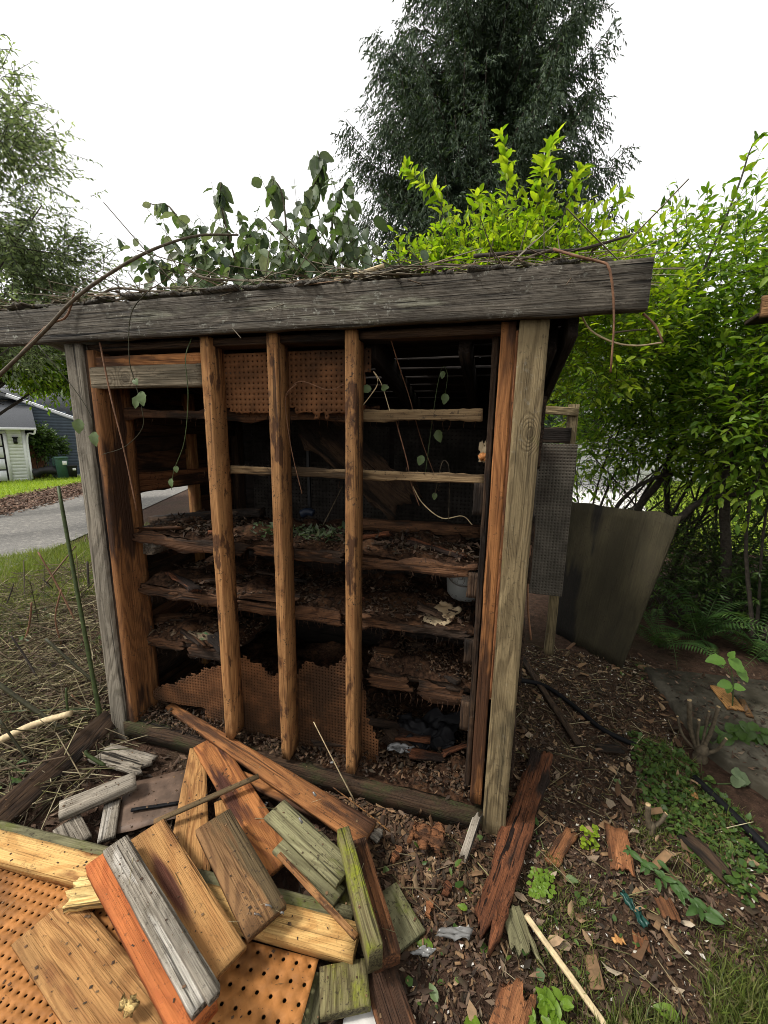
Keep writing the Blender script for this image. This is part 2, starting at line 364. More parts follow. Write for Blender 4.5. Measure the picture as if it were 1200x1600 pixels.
def leafmat(name, cols, trans=.35, rough=.45, tcol=None, var=.35):
    """leaf: each leaf (mesh island) takes its own shade; part of the light shines through"""
    m, t, out = nt(name); b = NB(t); g = b.n('ShaderNodeNewGeometry'); r = g.outputs['Random Per Island']
    cr = b.n('ShaderNodeValToRGB'); b.link(r, cr.inputs[0]); e = cr.color_ramp.elements
    while len(e) < len(cols): e.new(.5)
    for i, c in enumerate(cols): e[i].position = i/(max(1, len(cols)-1)); e[i].color = (*c, 1)
    tc = b.n('ShaderNodeTexCoord'); n = b.noise(tc.outputs['Object'], 60.0, 3); col = b.mix(b.ramp(n, .3, .7, 0, var), cr.outputs[0], (.02, .025, .008))
    p = b.n('ShaderNodeBsdfPrincipled'); b.link(col, p.inputs['Base Color']); p.inputs['Roughness'].default_value = rough; p.inputs['Specular IOR Level'].default_value = .35
    if trans <= 0: b.link(p.outputs[0], out.inputs[0]); return m
    tr = b.n('ShaderNodeBsdfTranslucent'); b.link(b.mix(1.0, col, tcol or (1.25, 1.3, .5), 'MULTIPLY'), tr.inputs['Color'])
    ms = b.n('ShaderNodeMixShader'); ms.inputs[0].default_value = trans; b.link(p.outputs[0], ms.inputs[1]); b.link(tr.outputs[0], ms.inputs[2]); b.link(ms.outputs[0], out.inputs[0]); return m
def islandmat(name, cols, rough=.85): return leafmat(name, cols, 0.0, rough)

M = {}
M['header'] = wood('weathered grey beam wood', (.17, .147, .115), (.034, .028, .021), stain=(.23, .22, .165), stain_amt=.28, stain_scale=4, cracks=1.0, dirt=.6, bump=1.0, rings=44, ringw=.3, spots=.35, moss=.10, moss_col=(.12, .12, .05), lichen=.8)
M['post'] = wood('olive grey post wood', (.31, .24, .128), (.125, .09, .044), stain=(.12, .092, .05), stain_amt=.3, cracks=.8, dirt=.45, bump=.8, rings=70, ringw=.6, spots=.85, moss=.2, moss_col=(.20, .19, .06), lichen=.2)
M['post_knotty'] = wood('olive grey knotty post wood', (.27, .205, .108), (.105, .075, .037), stain=(.10, .078, .042), stain_amt=.3, cracks=.7, dirt=.45, bump=.8, rings=64, ringw=.6, moss=.2, moss_col=(.20, .19, .06), lichen=.2, knots=((.64, -.016, .020, .013),))
M['blocking'] = wood('grey brown board wood with a knot', (.24, .195, .13), (.10, .078, .048), stain=(.10, .08, .05), stain_amt=.3, cracks=.6, dirt=.5, bump=.8, rings=60, ringw=.55, knots=((-.10, -.010, .022, .019),))
M['post_grey'] = wood('silver grey post wood', (.29, .255, .20), (.105, .09, .065), stain=(.10, .085, .06), stain_amt=.35, cracks=.85, dirt=.4, bump=.8, rings=54, spots=.8, lichen=.3)
M['stud'] = wood('bare brown stud wood', (.44, .225, .085), (.17, .068, .023), stain=(.10, .044, .018), stain_amt=.4, stain_scale=6, cracks=.8, dirt=1.0, rings=48, spots=.5, smap=(1.1, 2.8, 2.8), ringw=.4)
M['stud_orange'] = wood('orange brown stud wood', (.36, .155, .052), (.15, .054, .017), stain=(.075, .032, .014), stain_amt=.5, cracks=.7, dirt=.6, rings=46, spots=.7)
M['dark_wood'] = wood('dark rotten wood', (.085, .05, .028), (.025, .014, .009), stain=(.014, .009, .006), stain_amt=.5, cracks=.9, dirt=.7, bump=1.0)
M['stud_dark'] = wood('brown corner stud wood', (.27, .12, .042), (.11, .042, .014), stain=(.05, .022, .010), stain_amt=.5, cracks=.6, dirt=.8, rings=46, spots=.7)
M['shelf'] = wood('damp brown shelf wood', (.14, .066, .03), (.045, .02, .010), stain=(.028, .016, .009), stain_amt=.5, cracks=.9, dirt=.9, bump=1.0)
M['shelf_pale'] = wood('pale dusty shelf wood', (.24, .165, .085), (.085, .052, .025), stain=(.05, .032, .016), stain_amt=.45, cracks=.8, dirt=.8)
M['sill'] = wood('mossy brown sill wood', (.075, .042, .022), (.026, .014, .008), moss=.6, moss_col=(.045, .05, .015), cracks=.8, dirt=.9, bump=1.0)
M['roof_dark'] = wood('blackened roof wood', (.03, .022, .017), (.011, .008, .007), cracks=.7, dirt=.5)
M['shingle'] = wood('grey old shingle wood', (.20, .18, .145), (.06, .05, .042), moss=.4, moss_col=(.10, .11, .03), cracks=.9, dirt=.5, bump=1.0, lichen=.5)
M['tan'] = wood('clean tan plank wood', (.52, .275, .098), (.27, .118, .036), stain=(.27, .115, .04), stain_amt=.3, cracks=.15, dirt=.35, rings=80, ringw=.72)
M['tan_knot'] = wood('tan plank wood with dark heart', (.52, .28, .10), (.37, .175, .058), stain=(.30, .13, .05), stain_amt=.3, stain_scale=2.2, cracks=.12, dirt=.4, rings=34, ringw=.65, smap=(.35, 3.2, 3.2), heart=(-.05, -.012, .20, .026, (.10, .030, .02)))
M['cream'] = wood('fresh cream softwood', (.62, .385, .14), (.42, .22, .068), stain=(.30, .14, .045), stain_amt=.32, cracks=.25, dirt=.5, rings=46, spots=.5, ringw=.65, smap=(1.0, 2.6, 2.6))
M['splinter'] = wood('splintered yellow softwood', (.80, .60, .25), (.45, .26, .08), cracks=.9, dirt=.2, bump=1.0)
M['orange'] = wood('fresh orange red cedar wood', (.56, .175, .05), (.38, .10, .028), stain=(.24, .07, .028), stain_amt=.3, cracks=.25, dirt=.5, rings=40, ringw=.5, spots=.5)
M['red'] = wood('red brown cedar plank wood', (.38, .15, .045), (.13, .038, .012), stain=(.06, .02, .011), stain_amt=.42, cracks=.25, dirt=.4, rings=64, ringw=.8)
M['brown'] = wood('muddy brown plank wood', (.25, .135, .056), (.115, .056, .023), stain=(.11, .075, .035), stain_amt=.45, cracks=.3, dirt=.9, rings=50, ringw=.65)
M['grey'] = wood('silver weathered plank wood', (.38, .335, .27), (.11, .09, .065), stain=(.50, .46, .40), stain_amt=.3, stain_scale=4, cracks=1.0, dirt=.6, bump=1.0, rings=46, ringw=.3, lichen=.3)
M['grey_green'] = wood('green grey weathered plank wood', (.25, .235, .125), (.095, .082, .04), moss=.5, moss_col=(.135, .15, .03), cracks=.7, dirt=.8)
M['moss'] = wood('bright mossy plank wood', (.20, .175, .08), (.08, .06, .026), moss=.72, moss_col=(.22, .24, .018), cracks=.6, dirt=.8)
M['rot'] = wood('crumbling red rotten wood', (.24, .085, .034), (.065, .022, .010), stain=(.028, .015, .010), stain_amt=.55, cracks=1.0, dirt=.9, bump=1.3, rings=40, ringw=.3)
M['rust'] = wood('reddish brown rotten wood', (.32, .135, .055), (.13, .046, .018), stain=(.06, .028, .014), stain_amt=.45, cracks=.9, dirt=.8, bump=1.1, rings=40)
M['muddy'] = plain('muddy wet panel', (.135, .088, .062), .55, .4, 14, .5, .3, dirt=(.06, .04, .028), dirt_amt=.5)
M['peg'] = plain('tan hardboard', (.32, .135, .039), .65, .35, 16, .05, .15, dirt=(.14, .06, .02), dirt_amt=.5)
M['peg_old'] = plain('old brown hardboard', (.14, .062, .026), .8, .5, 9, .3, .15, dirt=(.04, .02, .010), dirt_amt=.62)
M['peg_grey'] = plain('grey brown hardboard', (.10, .088, .07), .75, .35, 8, .2, .15, dirt=(.045, .036, .028), dirt_amt=.45)
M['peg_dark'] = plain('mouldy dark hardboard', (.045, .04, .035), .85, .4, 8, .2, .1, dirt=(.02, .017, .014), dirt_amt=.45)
M['ply'] = wood('dirty grey plywood', (.050, .042, .021), (.027, .022, .011), stain=(.012, .010, .007), stain_amt=.5, stain_scale=1.3, cracks=.25, dirt=1.0, rings=14, ringw=.3, spots=.3)
M['pale_end'] = plain('sawn twig end', (.42, .30, .16), .8, .3, 90, .3)
M['bucket'] = plain('white bucket plastic', (.26, .26, .24), .4, .12, 9, .05, .4, dirt=(.15, .13, .10), dirt_amt=.35)
M['paper'] = plain('stained pale card', (.32, .25, .155), .8, .3, 14, .3, .2, dirt=(.22, .15, .08), dirt_amt=.4)
M['white_panel'] = plain('flaking white painted board', (.55, .53, .50), .6, .25, 10, .4, .3, dirt=(.12, .08, .05), dirt_amt=.3)
M['plastic_black'] = plain('black plastic', (.007, .007, .008), .6, .1, 12, .05, .12)
M['film'] = plain('torn clear plastic film', (.15, .148, .142), .25, .4, 12, .3, .5, dirt=(.12, .09, .07), dirt_amt=.5)
M['cane'] = plain('dark green brown cane bark', (.036, .034, .014), .6, .5, 60, .4)
M['cane_green'] = plain('green cane bark', (.045, .065, .018), .55, .4, 60, .4)
M['cane_pale'] = plain('pale dry stick', (.52, .41, .24), .7, .3, 50, .3)
M['cane_red'] = plain('red brown dry twig', (.17, .085, .045), .7, .4, 60, .4)
M['cane_grey'] = plain('grey brown branch bark', (.085, .065, .04), .75, .5, 55, .5)
M['bark'] = plain('dark branch bark', (.045, .036, .028), .85, .5, 40, .8)
M['asphalt'] = plain('worn asphalt', (.17, .163, .152), .95, .45, 60, .6, .1, dirt=(.25, .235, .21), dirt_amt=.45)
M['concrete'] = plain('damp concrete', (.10, .088, .065), .85, .5, 14, .5, .2, dirt=(.04, .034, .022), dirt_amt=.65)
M['pale_drive'] = plain('bright pale concrete', (.66, .65, .61), .9, .12, 6, .1)
M['drive'] = plain('pale concrete', (.42, .41, .39), .9, .2, 12, .1)
M['white_siding'] = plain('white painted siding', (.80, .81, .82), .6, .05, 5, .02)
M['blue_siding'] = plain('slate grey siding', (.105, .135, .17), .6, .12, 5, .02)
M['pale_siding'] = plain('pale grey siding', (.60, .62, .64), .6, .05, 5, .02)
M['roof'] = plain('grey asphalt shingle', (.12, .125, .135), .9, .3, 30, .3)
M['black_metal'] = plain('black metal', (.012, .012, .013), .5, .2, 10, .02)
M['frost'] = plain('white frosted pane', (.80, .82, .84), .25, .04, 4, .01, .5)
M['fence'] = wood('red brown fence wood', (.19, .085, .045), (.10, .045, .025), cracks=.5, dirt=.2)
M['bin_green'] = plain('dark green plastic', (.045, .105, .085), .45, .15, 8, .02, .4)
M['label_white'] = plain('white sticker', (.75, .75, .75), .5, .03, 5, .0)
M['orange_fruit'] = plain('orange rotten knot', (.5, .2, .06), .6, .4, 60, .4)
M['wall_cream'] = plain('white house siding', (.86, .86, .83), .7, .04, 5, .05)

M['lf_bright'] = leafmat('bright yellow green leaf', [(.11, .21, .02), (.20, .33, .025), (.29, .42, .03), (.38, .46, .05), (.24, .34, .03)], .58, .4, (1.3, 1.35, .4), .2)
M['lf_bush'] = leafmat('mid green leaf', [(.06, .13, .018), (.13, .25, .028), (.22, .35, .035), (.31, .42, .04)], .55, .45, (1.3, 1.35, .45), .3)
M['lf_shade'] = leafmat('deep green leaf', [(.03, .06, .012), (.05, .10, .018), (.08, .14, .02)], .3, .45, None, .3)
M['lf_hazel'] = leafmat('wilting grey green leaf', [(.05, .085, .045), (.09, .13, .07), (.16, .20, .12), (.10, .17, .045), (.28, .30, .23)], .35, .55, (1.1, 1.2, .6), .25)
M['lf_tree'] = leafmat('tree leaf', [(.11, .15, .095), (.19, .24, .13), (.30, .37, .20)], .6, .5, (1.2, 1.25, .7), .1)  # leaf colours made paler to paint in the hazy glare
M['lf_cedar'] = leafmat('conifer spray', [(.022, .045, .025), (.036, .066, .034), (.065, .10, .048)], .2, .7, None, .3)
M['lf_fern'] = leafmat('fern green', [(.03, .075, .018), (.05, .11, .025), (.09, .15, .04)], .35, .5, None, .2)
M['lf_sprout'] = leafmat('fresh sprout leaf', [(.11, .25, .05), (.16, .30, .06), (.10, .20, .04)], .35, .4, None, .15)
M['lf_vine'] = leafmat('hanging vine leaf', [(.10, .16, .06), (.15, .20, .08)], .3, .5, None, .2)
M['lf_litter'] = islandmat('dead leaf litter', [(.03, .016, .010), (.055, .029, .018), (.09, .048, .030), (.02, .012, .009), (.045, .026, .019), (.12, .07, .045), (.20, .145, .10)])
M['chip'] = islandmat('wood chip', [(.075, .034, .017), (.03, .015, .009), (.12, .058, .028), (.045, .021, .012), (.24, .14, .07), (.02, .012, .008)])
M['chip_shaded'] = islandmat('rotted chip with painted shade', [(.045, .02, .011), (.02, .010, .006), (.075, .036, .018), (.03, .014, .008), (.14, .08, .042), (.014, .008, .006)])  # darker copy of the wood chip colours; indoor shade put into them
M['litter_shaded'] = islandmat('rotted leaf with painted shade', [(.022, .012, .008), (.04, .022, .014), (.07, .038, .024), (.015, .009, .007), (.13, .085, .055)])  # leaf litter colours lowered to paint in the dimness inside the shed
M['pale_chip'] = islandmat('pale flake', [(.55, .50, .42), (.45, .40, .33), (.62, .60, .56)])
M['straw'] = islandmat('dry cut stem', [(.36, .29, .16), (.07, .048, .028), (.50, .43, .27), (.16, .115, .06), (.09, .09, .03), (.045, .032, .022), (.26, .24, .10), (.055, .042, .026), (.42, .36, .20)])
M['grass'] = leafmat('grass blade', [(.07, .11, .018), (.12, .16, .03), (.20, .22, .06), (.05, .08, .015), (.22, .19, .09)], .35, .5, None, .15)
M['grass_far'] = leafmat('sunny grass blade', [(.20, .30, .03), (.30, .40, .04), (.38, .44, .07)], .35, .5, None, .1)
M['cover'] = leafmat('ground cover leaf', [(.03, .065, .012), (.05, .10, .016), (.09, .14, .025)], .25, .5, None, .2)

def ground_mat():
    m, t, out = nt('brown soil'); b = NB(t); tc = b.n('ShaderNodeTexCoord'); co = tc.outputs['Object']
    n1 = b.noise(co, 1.6, 6, .6); n2 = b.noise(co, 22, 8, .7); n3 = b.noise(co, 130, 4, .7)
    c = b.mix(b.ramp(n2, .3, .7), (.024, .0135, .009), (.082, .046, .030))
    c = b.mix(b.ramp(n1, .45, .7), c, (.045, .03, .017))
    c = b.mix(b.ramp(n3, .62, .7), c, (.20, .135, .085)); c = b.mix(b.ramp(n3, .28, .36, 1, 0), c, (.015, .010, .007))
    h = b.math('ADD', n2, b.math('MULTIPLY', n3, .5)); b.principled(out, c, .95, b.bump(h, 1.0, .02), .15); return m
M['soil'] = ground_mat()
M['rotsoil'] = plain('rotted wood soil', (.036, .019, .011), .95, .8, 60, 1.0, .1, dirt=(.085, .042, .021), dirt_amt=.4)
M['lawn'] = plain('grass ground', (.19, .27, .035), .95, .4, 6, .5, .1, dirt=(.10, .09, .04), dirt_amt=.2)

# ================================================================== THE SETTING
def ground_z(x, y):
    z = terrain(x, y)
    if -6 < x < 4 and -2 < y < 6:
        z += .018*nz(x, y, 0, 2.3)+.010*nz(x, y, 4, 7)+.006*nz(x, y, 9, 23)
    return z
def build_ground():
    near_x = np.arange(-4.6, 2.6, .04); near_y = np.arange(-1.5, 3.2, .04)
    far = np.array([.3, .8, 1.6, 3, 5, 8, 12, 18, 26, 40, 70, 130, 260, 500])
    xs = np.concatenate([(near_x[0]-far)[::-1], near_x, near_x[-1]+far]); ys = np.concatenate([(near_y[0]-far)[::-1], near_y, near_y[-1]+far])
    V = np.array([(x, y, ground_z(x, y)) for y in ys for x in xs]); nx = len(xs)
    i, j = np.meshgrid(np.arange(len(ys)-1), np.arange(nx-1), indexing='ij'); a = (i*nx+j).ravel()
    o = obj('ground', make_mesh('ground', V, np.stack([a, a+1, a+nx+1, a+nx], 1), True), M['soil']); tag(o, 'dark brown soil strewn with debris', 'ground', kind='structure')
build_ground()
# the lane: band across the left background; n = distance along its normal
RN = np.array([.89, .456]); RT = np.array([-.456, .89])
def band(name, mat, n0, n1, lift, t0=-30, t1=60, label=None, cat=None):
    ts = np.linspace(t0, t1, 60); ns = np.linspace(n0, n1, 8); V = []
    for t in ts:
        for k, n in enumerate(ns):
            wob = .10*nz(t*.8, n, 3) if k in (0, 7) else 0
            p = RN*(n+wob)+RT*t; V.append((p[0], p[1], terrain(p[0], p[1])+lift))
    nn = len(ns); Q = [(i*nn+j, i*nn+j+1, (i+1)*nn+j+1, (i+1)*nn+j) for i in range(len(ts)-1) for j in range(nn-1)]
    o = obj(name, make_mesh(name, V, np.array(Q), True), mat); tag(o, label, cat, kind='structure'); return o
band('lane', M['asphalt'], -7.4, -4.35, .02, label='worn grey asphalt lane on the left', cat='road')
band('far_lawn', M['lawn'], -13.6, -9.6, .012, label='bright green grass strip beyond the lane', cat='lawn')
def sheet(name, mat, x0, x1, y0, y1, z, label, cat):
    xs = np.linspace(x0, x1, 14); ys = np.linspace(y0, y1, 14)
    V = [(x, y, terrain(x, y)+z) for y in ys for x in xs]; a = np.array([i*14+j for i in range(13) for j in range(13)])
    o = obj(name, make_mesh(name, V, np.stack([a, a+1, a+15, a+14], 1)), mat); tag(o, label, cat, kind='structure'); return o
sheet('back_lawn', M['lawn'], -1.0, 30, 5.2, 40, .012, 'sunlit lawn behind the shrubs on the right', 'lawn')
def drive_right():
    ys = np.linspace(5.6, 15.7, 12); V = []
    for y in ys:
        xr = .318*(y+1.44)-.1
        for u in np.linspace(0, 1, 6): V.append((-3+(xr+3)*u+(.15*nz(y, u, 2) if u > .9 else 0), y, .03))
    Q = [(i*6+j, i*6+j+1, i*6+j+7, i*6+j+6) for i in range(11) for j in range(5)]; o = obj('pale_drive', make_mesh('g', V, np.array(Q)), M['pale_drive']); tag(o, 'pale concrete drive glimpsed behind the right shrubs', 'driveway', kind='structure')
drive_right()
DR = G(95, 742)
sheet('driveway', M['drive'], DR[0]-3.2, DR[0]+6.0, DR[1]-1.2, DR[1]+3, .03, 'pale concrete pad in front of the bins', 'driveway')

def in_px(px0, px1, py0, py1, n, h=0.0):
    """n points spread over the piece of ground seen in that part of the photograph, evenly per square metre"""
    c = np.array([G(x, y)[:2] for x, y in ((px0, py0), (px1, py0), (px0, py1), (px1, py1))]); return c
def scatter_poly(poly, n):
    poly = np.asarray(poly, float); lo, hi = poly.min(0), poly.max(0); out = []
    while len(out) < n:
        p = lo+rng.random((n*2, 2))*(hi-lo); x, y = p.T; ins = np.zeros(len(p), bool); j = len(poly)-1
        for i in range(len(poly)):
            c = ((poly[i, 1] > y) != (poly[j, 1] > y)) & (x < (poly[j, 0]-poly[i, 0])*(y-poly[i, 1])/(poly[j, 1]-poly[i, 1]+1e-12)+poly[i, 0]); ins ^= c; j = i
        out += list(p[ins])
    return np.array(out[:n])
def gz(P): return np.array([ground_z(x, y) for x, y in P])
def pxpoly(*pts): return np.array([G(x, y)[:2] for x, y in pts])
def scatter(name, mat, poly, n, L, wr, kind, label, cat, lift=.010, flat=.3, curl=1.2, thick=None, clump=None):
    P = scatter_poly(poly, n)
    if clump: keep = np.array([nz(x, y, clump[2], clump[0]) > clump[1] for x, y in P]); P = P[keep]
    n = len(P); O = np.column_stack([P, gz(P)+lift*rng.random(n)])
    D = rng.normal(size=(n, 3)); D[:, 2] *= flat; N = np.array([0, 0, 1.])+flat*rng.normal(size=(n, 3))
    Ls = L*(.35+rng.random(n)**2*1.1)
    o = obj(name, leaf_mesh(name, O, D, N, Ls, wr*(.6+.8*rng.random(n)), kind, curl*rng.normal(size=n), thick), mat); tag(o, label, cat, kind='stuff'); return o
def tufts(name, mat, poly, n, L, wd, label, cat, lean=.5, clump=None, up=1.0):
    P = scatter_poly(poly, n)
    if clump: P = P[np.array([nz(x, y, clump[2], clump[0]) > clump[1] for x, y in P])]
    n = len(P); O = np.column_stack([P, gz(P)-.004]); D = np.array([0, 0, up])+lean*rng.normal(size=(n, 3)); D[:, 2] = np.abs(D[:, 2])+.1
    Ls = L*(.4+.8*rng.random(n)); o = obj(name, leaf_mesh(name, O, D, rnd_dirs(n), Ls, wd/Ls, 'blade', 1.5), mat); tag(o, label, cat, kind='stuff'); return o
FRONT = pxpoly((-150, 1230), (180, 1170), (480, 1215), (760, 1290), (790, 1010), (960, 1040), (1260, 1250), (1300, 1640), (500, 1700), (-200, 1650))
RIGHT = pxpoly((640, 1330), (790, 1250), (820, 1010), (1010, 1030), (1080, 1200), (1230, 1420), (1230, 1640), (640, 1640))
scatter('dead_leaf_litter', M['lf_litter'], RIGHT, 11000, .032, .42, 'diamond', 'brown dead leaves covering the soil right of the shed', 'leaf litter')
scatter('bark_crumbs', M['chip'], RIGHT, 10000, .014, .45, 'chip', 'small brown wood crumbs scattered on the soil', 'wood chips', thick=.006)
scatter('litter_by_pile', M['lf_litter'], pxpoly((-100, 1180), (190, 1165), (480, 1220), (780, 1290), (640, 1640), (-200, 1640)), 5000, .04, .45, 'diamond', 'brown litter between the planks of the pile', 'leaf litter')
scatter('chips_by_sill', M['chip'], pxpoly((200, 1150), (480, 1215), (770, 1290), (800, 1500), (640, 1500), (560, 1300), (300, 1170)), 2600, .04, .3, 'chip', 'splintered wood chips below the shed sill', 'wood chips', thick=.007)
scatter('pale_flakes', M['pale_chip'], RIGHT, 750, .015, .6, 'diamond', 'small pale flakes lying among the litter', 'flakes', lift=.02)
scatter('bark_flakes', M['chip'], RIGHT, 420, .06, .45, 'chip', 'flat brown bark flakes lying on the litter', 'bark flakes', lift=.02, flat=.2, thick=.008)
scatter('tan_leaves', islandmat('tan curled leaf', [(.24, .15, .08), (.33, .22, .13), (.16, .085, .045), (.40, .33, .24)]), RIGHT, 420, .05, .5, 'leaf', 'curled tan dry leaves on top of the litter', 'leaf litter', lift=.025, flat=.4, curl=2.0)
scatter('fine_twigs', M['straw'], RIGHT, 620, .13, .018, 'straw', 'thin dry twigs lying on the litter', 'twigs', lift=.02, flat=.12, thick=.004)
LEFT = pxpoly((-120, 960), (130, 880), (150, 900), (185, 1160), (120, 1250), (-150, 1400))
scatter('cut_stems', M['straw'], LEFT, 4800, .20, .016, 'straw', 'tangle of dry cut stems heaped left of the shed', 'cut stems', lift=.09, flat=.25, thick=.005)
scatter('litter_in_stems', M['lf_litter'], LEFT, 9000, .045, .5, 'diamond', 'dead leaves under the cut stems', 'leaf litter', lift=.03)
scatter('dark_twigs', islandmat('dark cut twig', [(.05, .035, .022), (.09, .055, .03), (.06, .06, .025), (.14, .08, .05)]), LEFT, 520, .42, .02, 'straw', 'dark cut twigs tangled left of the shed', 'twigs', lift=.12, flat=.3, thick=.007)
tufts('weeds_in_stems', M['grass'], LEFT, 450, .12, .005, 'green weed blades growing through the cut stems', 'weeds', clump=(1.8, .05, 2))
scatter('green_bits_in_stems', M['cover'], LEFT, 1600, .05, .5, 'leaf', 'green leaves caught in the cut stems', 'leaves', lift=.07, clump=(2.5, .0, 3))
M['grass_verge'] = leafmat('verge grass blade', [(.13, .19, .03), (.20, .26, .05), (.27, .29, .09), (.09, .14, .02)], .35, .5, None, .15)
tufts('verge_grass', M['grass_verge'], pxpoly((-60, 985), (150, 935), (140, 850), (-60, 885)), 11000, .13, .006, 'green grass verge beside the lane', 'grass')
tufts('shed_side_grass', M['grass'], [RN*-4.3+RT*-1, RN*-2.9+RT*-1, RN*-2.9+RT*7, RN*-4.3+RT*7], 6000, .13, .007, 'verge grass seen through the hole in the shed wall', 'grass')
tufts('far_grass', M['grass_far'], [RN*-13.5+RT*0, RN*-9.7+RT*0, RN*-9.7+RT*22, RN*-13.5+RT*22], 14000, .16, .02, 'bright grass blades in front of the garage', 'grass')
P = scatter_poly([RN*-9.9+RT*-2, RN*-7.1+RT*-2, RN*-7.1+RT*22, RN*-9.9+RT*22], 9000); n = len(P)
LV = np.column_stack([P, gz(P)+.03]); o = obj('lane_edge_leaves', leaf_mesh('l', LV, rng.normal(size=(n, 3))*[1, 1, .3], np.array([0, 0, 1.])+.4*rnd_dirs(n), .10, .6, 'diamond'), islandmat('red brown fallen leaf', [(.15, .08, .055), (.22, .12, .08), (.10, .06, .045), (.28, .19, .13)]))
tag(o, 'reddish fallen leaves along the far edge of the lane', 'fallen leaves', kind='stuff')
GR = pxpoly((850, 1330), (960, 1420), (1000, 1240), (960, 1130), (1060, 1170), (1240, 1330), (1260, 1660), (820, 1660))
tufts('thin_grass', M['grass'], GR, 6500, .055, .003, 'thin green grass growing on the soil at right', 'grass', clump=(3.0, .02, 1))
tufts('thick_grass', M['grass'], pxpoly((960, 1540), (1090, 1560), (1140, 1480), (1240, 1400), (1260, 1660), (860, 1660), (830, 1560)), 4200, .075, .0035, 'denser grass in the lower right corner', 'grass', clump=(4.0, -.05, 6))
scatter('ground_ivy', M['cover'], pxpoly((985, 1150), (1070, 1180), (1200, 1330), (1170, 1420), (1060, 1330), (1000, 1250)), 2300, .024, .8, 'leaf', 'low green ground cover beside the black pipe', 'ground cover', lift=.035, flat=.3)
scatter('sparse_weeds', M['cover'], RIGHT, 700, .028, .7, 'leaf', 'scattered small weed leaves on the soil', 'weeds', lift=.03, clump=(2.2, .12, 8))
tufts('back_lawn_grass', M['grass_far'], np.array([(2.2, 5.3), (9, 5.3), (13, 14), (5.2, 14)]), 15000, .22, .016, 'sunlit grass of the lawn behind the shrubs', 'grass')

# concrete slab path at right
def slab():
    a, b, c, d = G(1008, 1042, .05), G(1300, 1075, .05), G(1330, 1330, .05), G(1105, 1165, .05); q = np.array([a, b, c, d]); V = np.concatenate([q, q-[0, 0, .12]])
    m = make_mesh('s', V, np.array([(3, 2, 1, 0), (0, 1, 5, 4), (1, 2, 6, 5), (2, 3, 7, 6), (3, 0, 4, 7)])); o = obj('concrete_path', m, M['concrete']); tag(o, 'damp concrete path slab under the shrubs at right', 'path', kind='structure')
slab()
scatter('path_litter', M['lf_litter'], pxpoly((1010, 1045), (1240, 1070), (1260, 1300), (1105, 1165)), 900, .03, .45, 'diamond', 'dead leaves and grit on the concrete path', 'leaf litter', lift=.006, clump=(3, -.1, 5)).location = (0, 0, .055)

# ================================================================== THE SHED
shed = empty('wooden_shed', 'gutted weathered wooden shed with exposed studs and sagging rotten shelves', 'shed', (0, 0, 0))
H = 1.956
plank('header_beam', (-2.42, -.019, H+.067), (.256, -.019, H+.067), .134, .038, M['header'], shed, up=(0, -1, 0), n=80, m=12, edge=.0025, rot=.005, chamfer=.003)
plank('post', (-.0445, .0445, -.03), (-.0445, .0445, H-.002), .089, .089, M['post_knotty'], shed, up=(0, -1, 0), n=40, edge=.0008)
plank('post', (-1.9405, .0445, -.08), (-1.9405, .0445, H-.002), .089, .089, M['post_grey'], shed, up=(0, -1, 0), n=40, edge=.0008)
plank('top_plate', (-1.89, .075, H-.018), (-.1, .075, H-.018), .09, .030, M['dark_wood'], shed, tilt=0)
for x, z0 in ((-1.267, .16), (-.972, .12), (-.658, .13)):
    s = plank('stud', (x, .046, z0), (x, .046, H-.002), .040, .092, M['stud'], shed, up=(0, -1, 0), n=36, edge=.0009)
    for k in range(3):
        zz = random.uniform(.2, .7); nl = MB().tube([(x+random.uniform(-.015, .015), 0, zz), (x, -.012, zz+.003)], .003, .004, 6, 2); obj('nail', nl.mesh('nail'), M['film'], s)
plank('stud', (-.122, .06, .12), (-.122, .06, H-.002), .045, .092, M['stud_orange'], shed, up=(0, -1, 0), n=36)
plank('stud', (-.16, .12, .1), (-.16, .12, H-.03), .02, .09, M['dark_wood'], shed, up=(0, -1, 0), n=30, rot=.006)
plank('painted_strip', (-.0935, .03, .6), (-.0935, .03, H-.03), .010, .03, M['rust'], shed, up=(0, -1, 0), n=24)
plank('corner_stud', (-1.855, .095, .0), (-1.855, .095, H-.03), .17, .040, M['stud_dark'], shed, up=(1, 0, 0), n=30, edge=.001)
plank('corner_stud', (-1.885, .05, .0), (-1.885, .05, H-.03), .022, .07, M['dark_wood'], shed, up=(0, -1, 0), n=30, rot=.012)
plank('blocking_board', (-1.868, .028, 1.812), (-1.29, .028, 1.812), .088, .04, M['blocking'], shed, up=(0, -1, 0), n=16)
plank('blocking_board', (-1.865, .040, 1.876), (-1.29, .040, 1.876), .044, .05, M['stud_orange'], shed, up=(0, -1, 0), n=16)
plank('sill_plate', (-1.9, .045, .066), (-.09, .045, .046), .10, .085, M['sill'], shed, n=50, rot=.006, edge=.002)
D_ = 1.12                                              # depth of the shed
def roof_z(y): return 2.02-.20*y
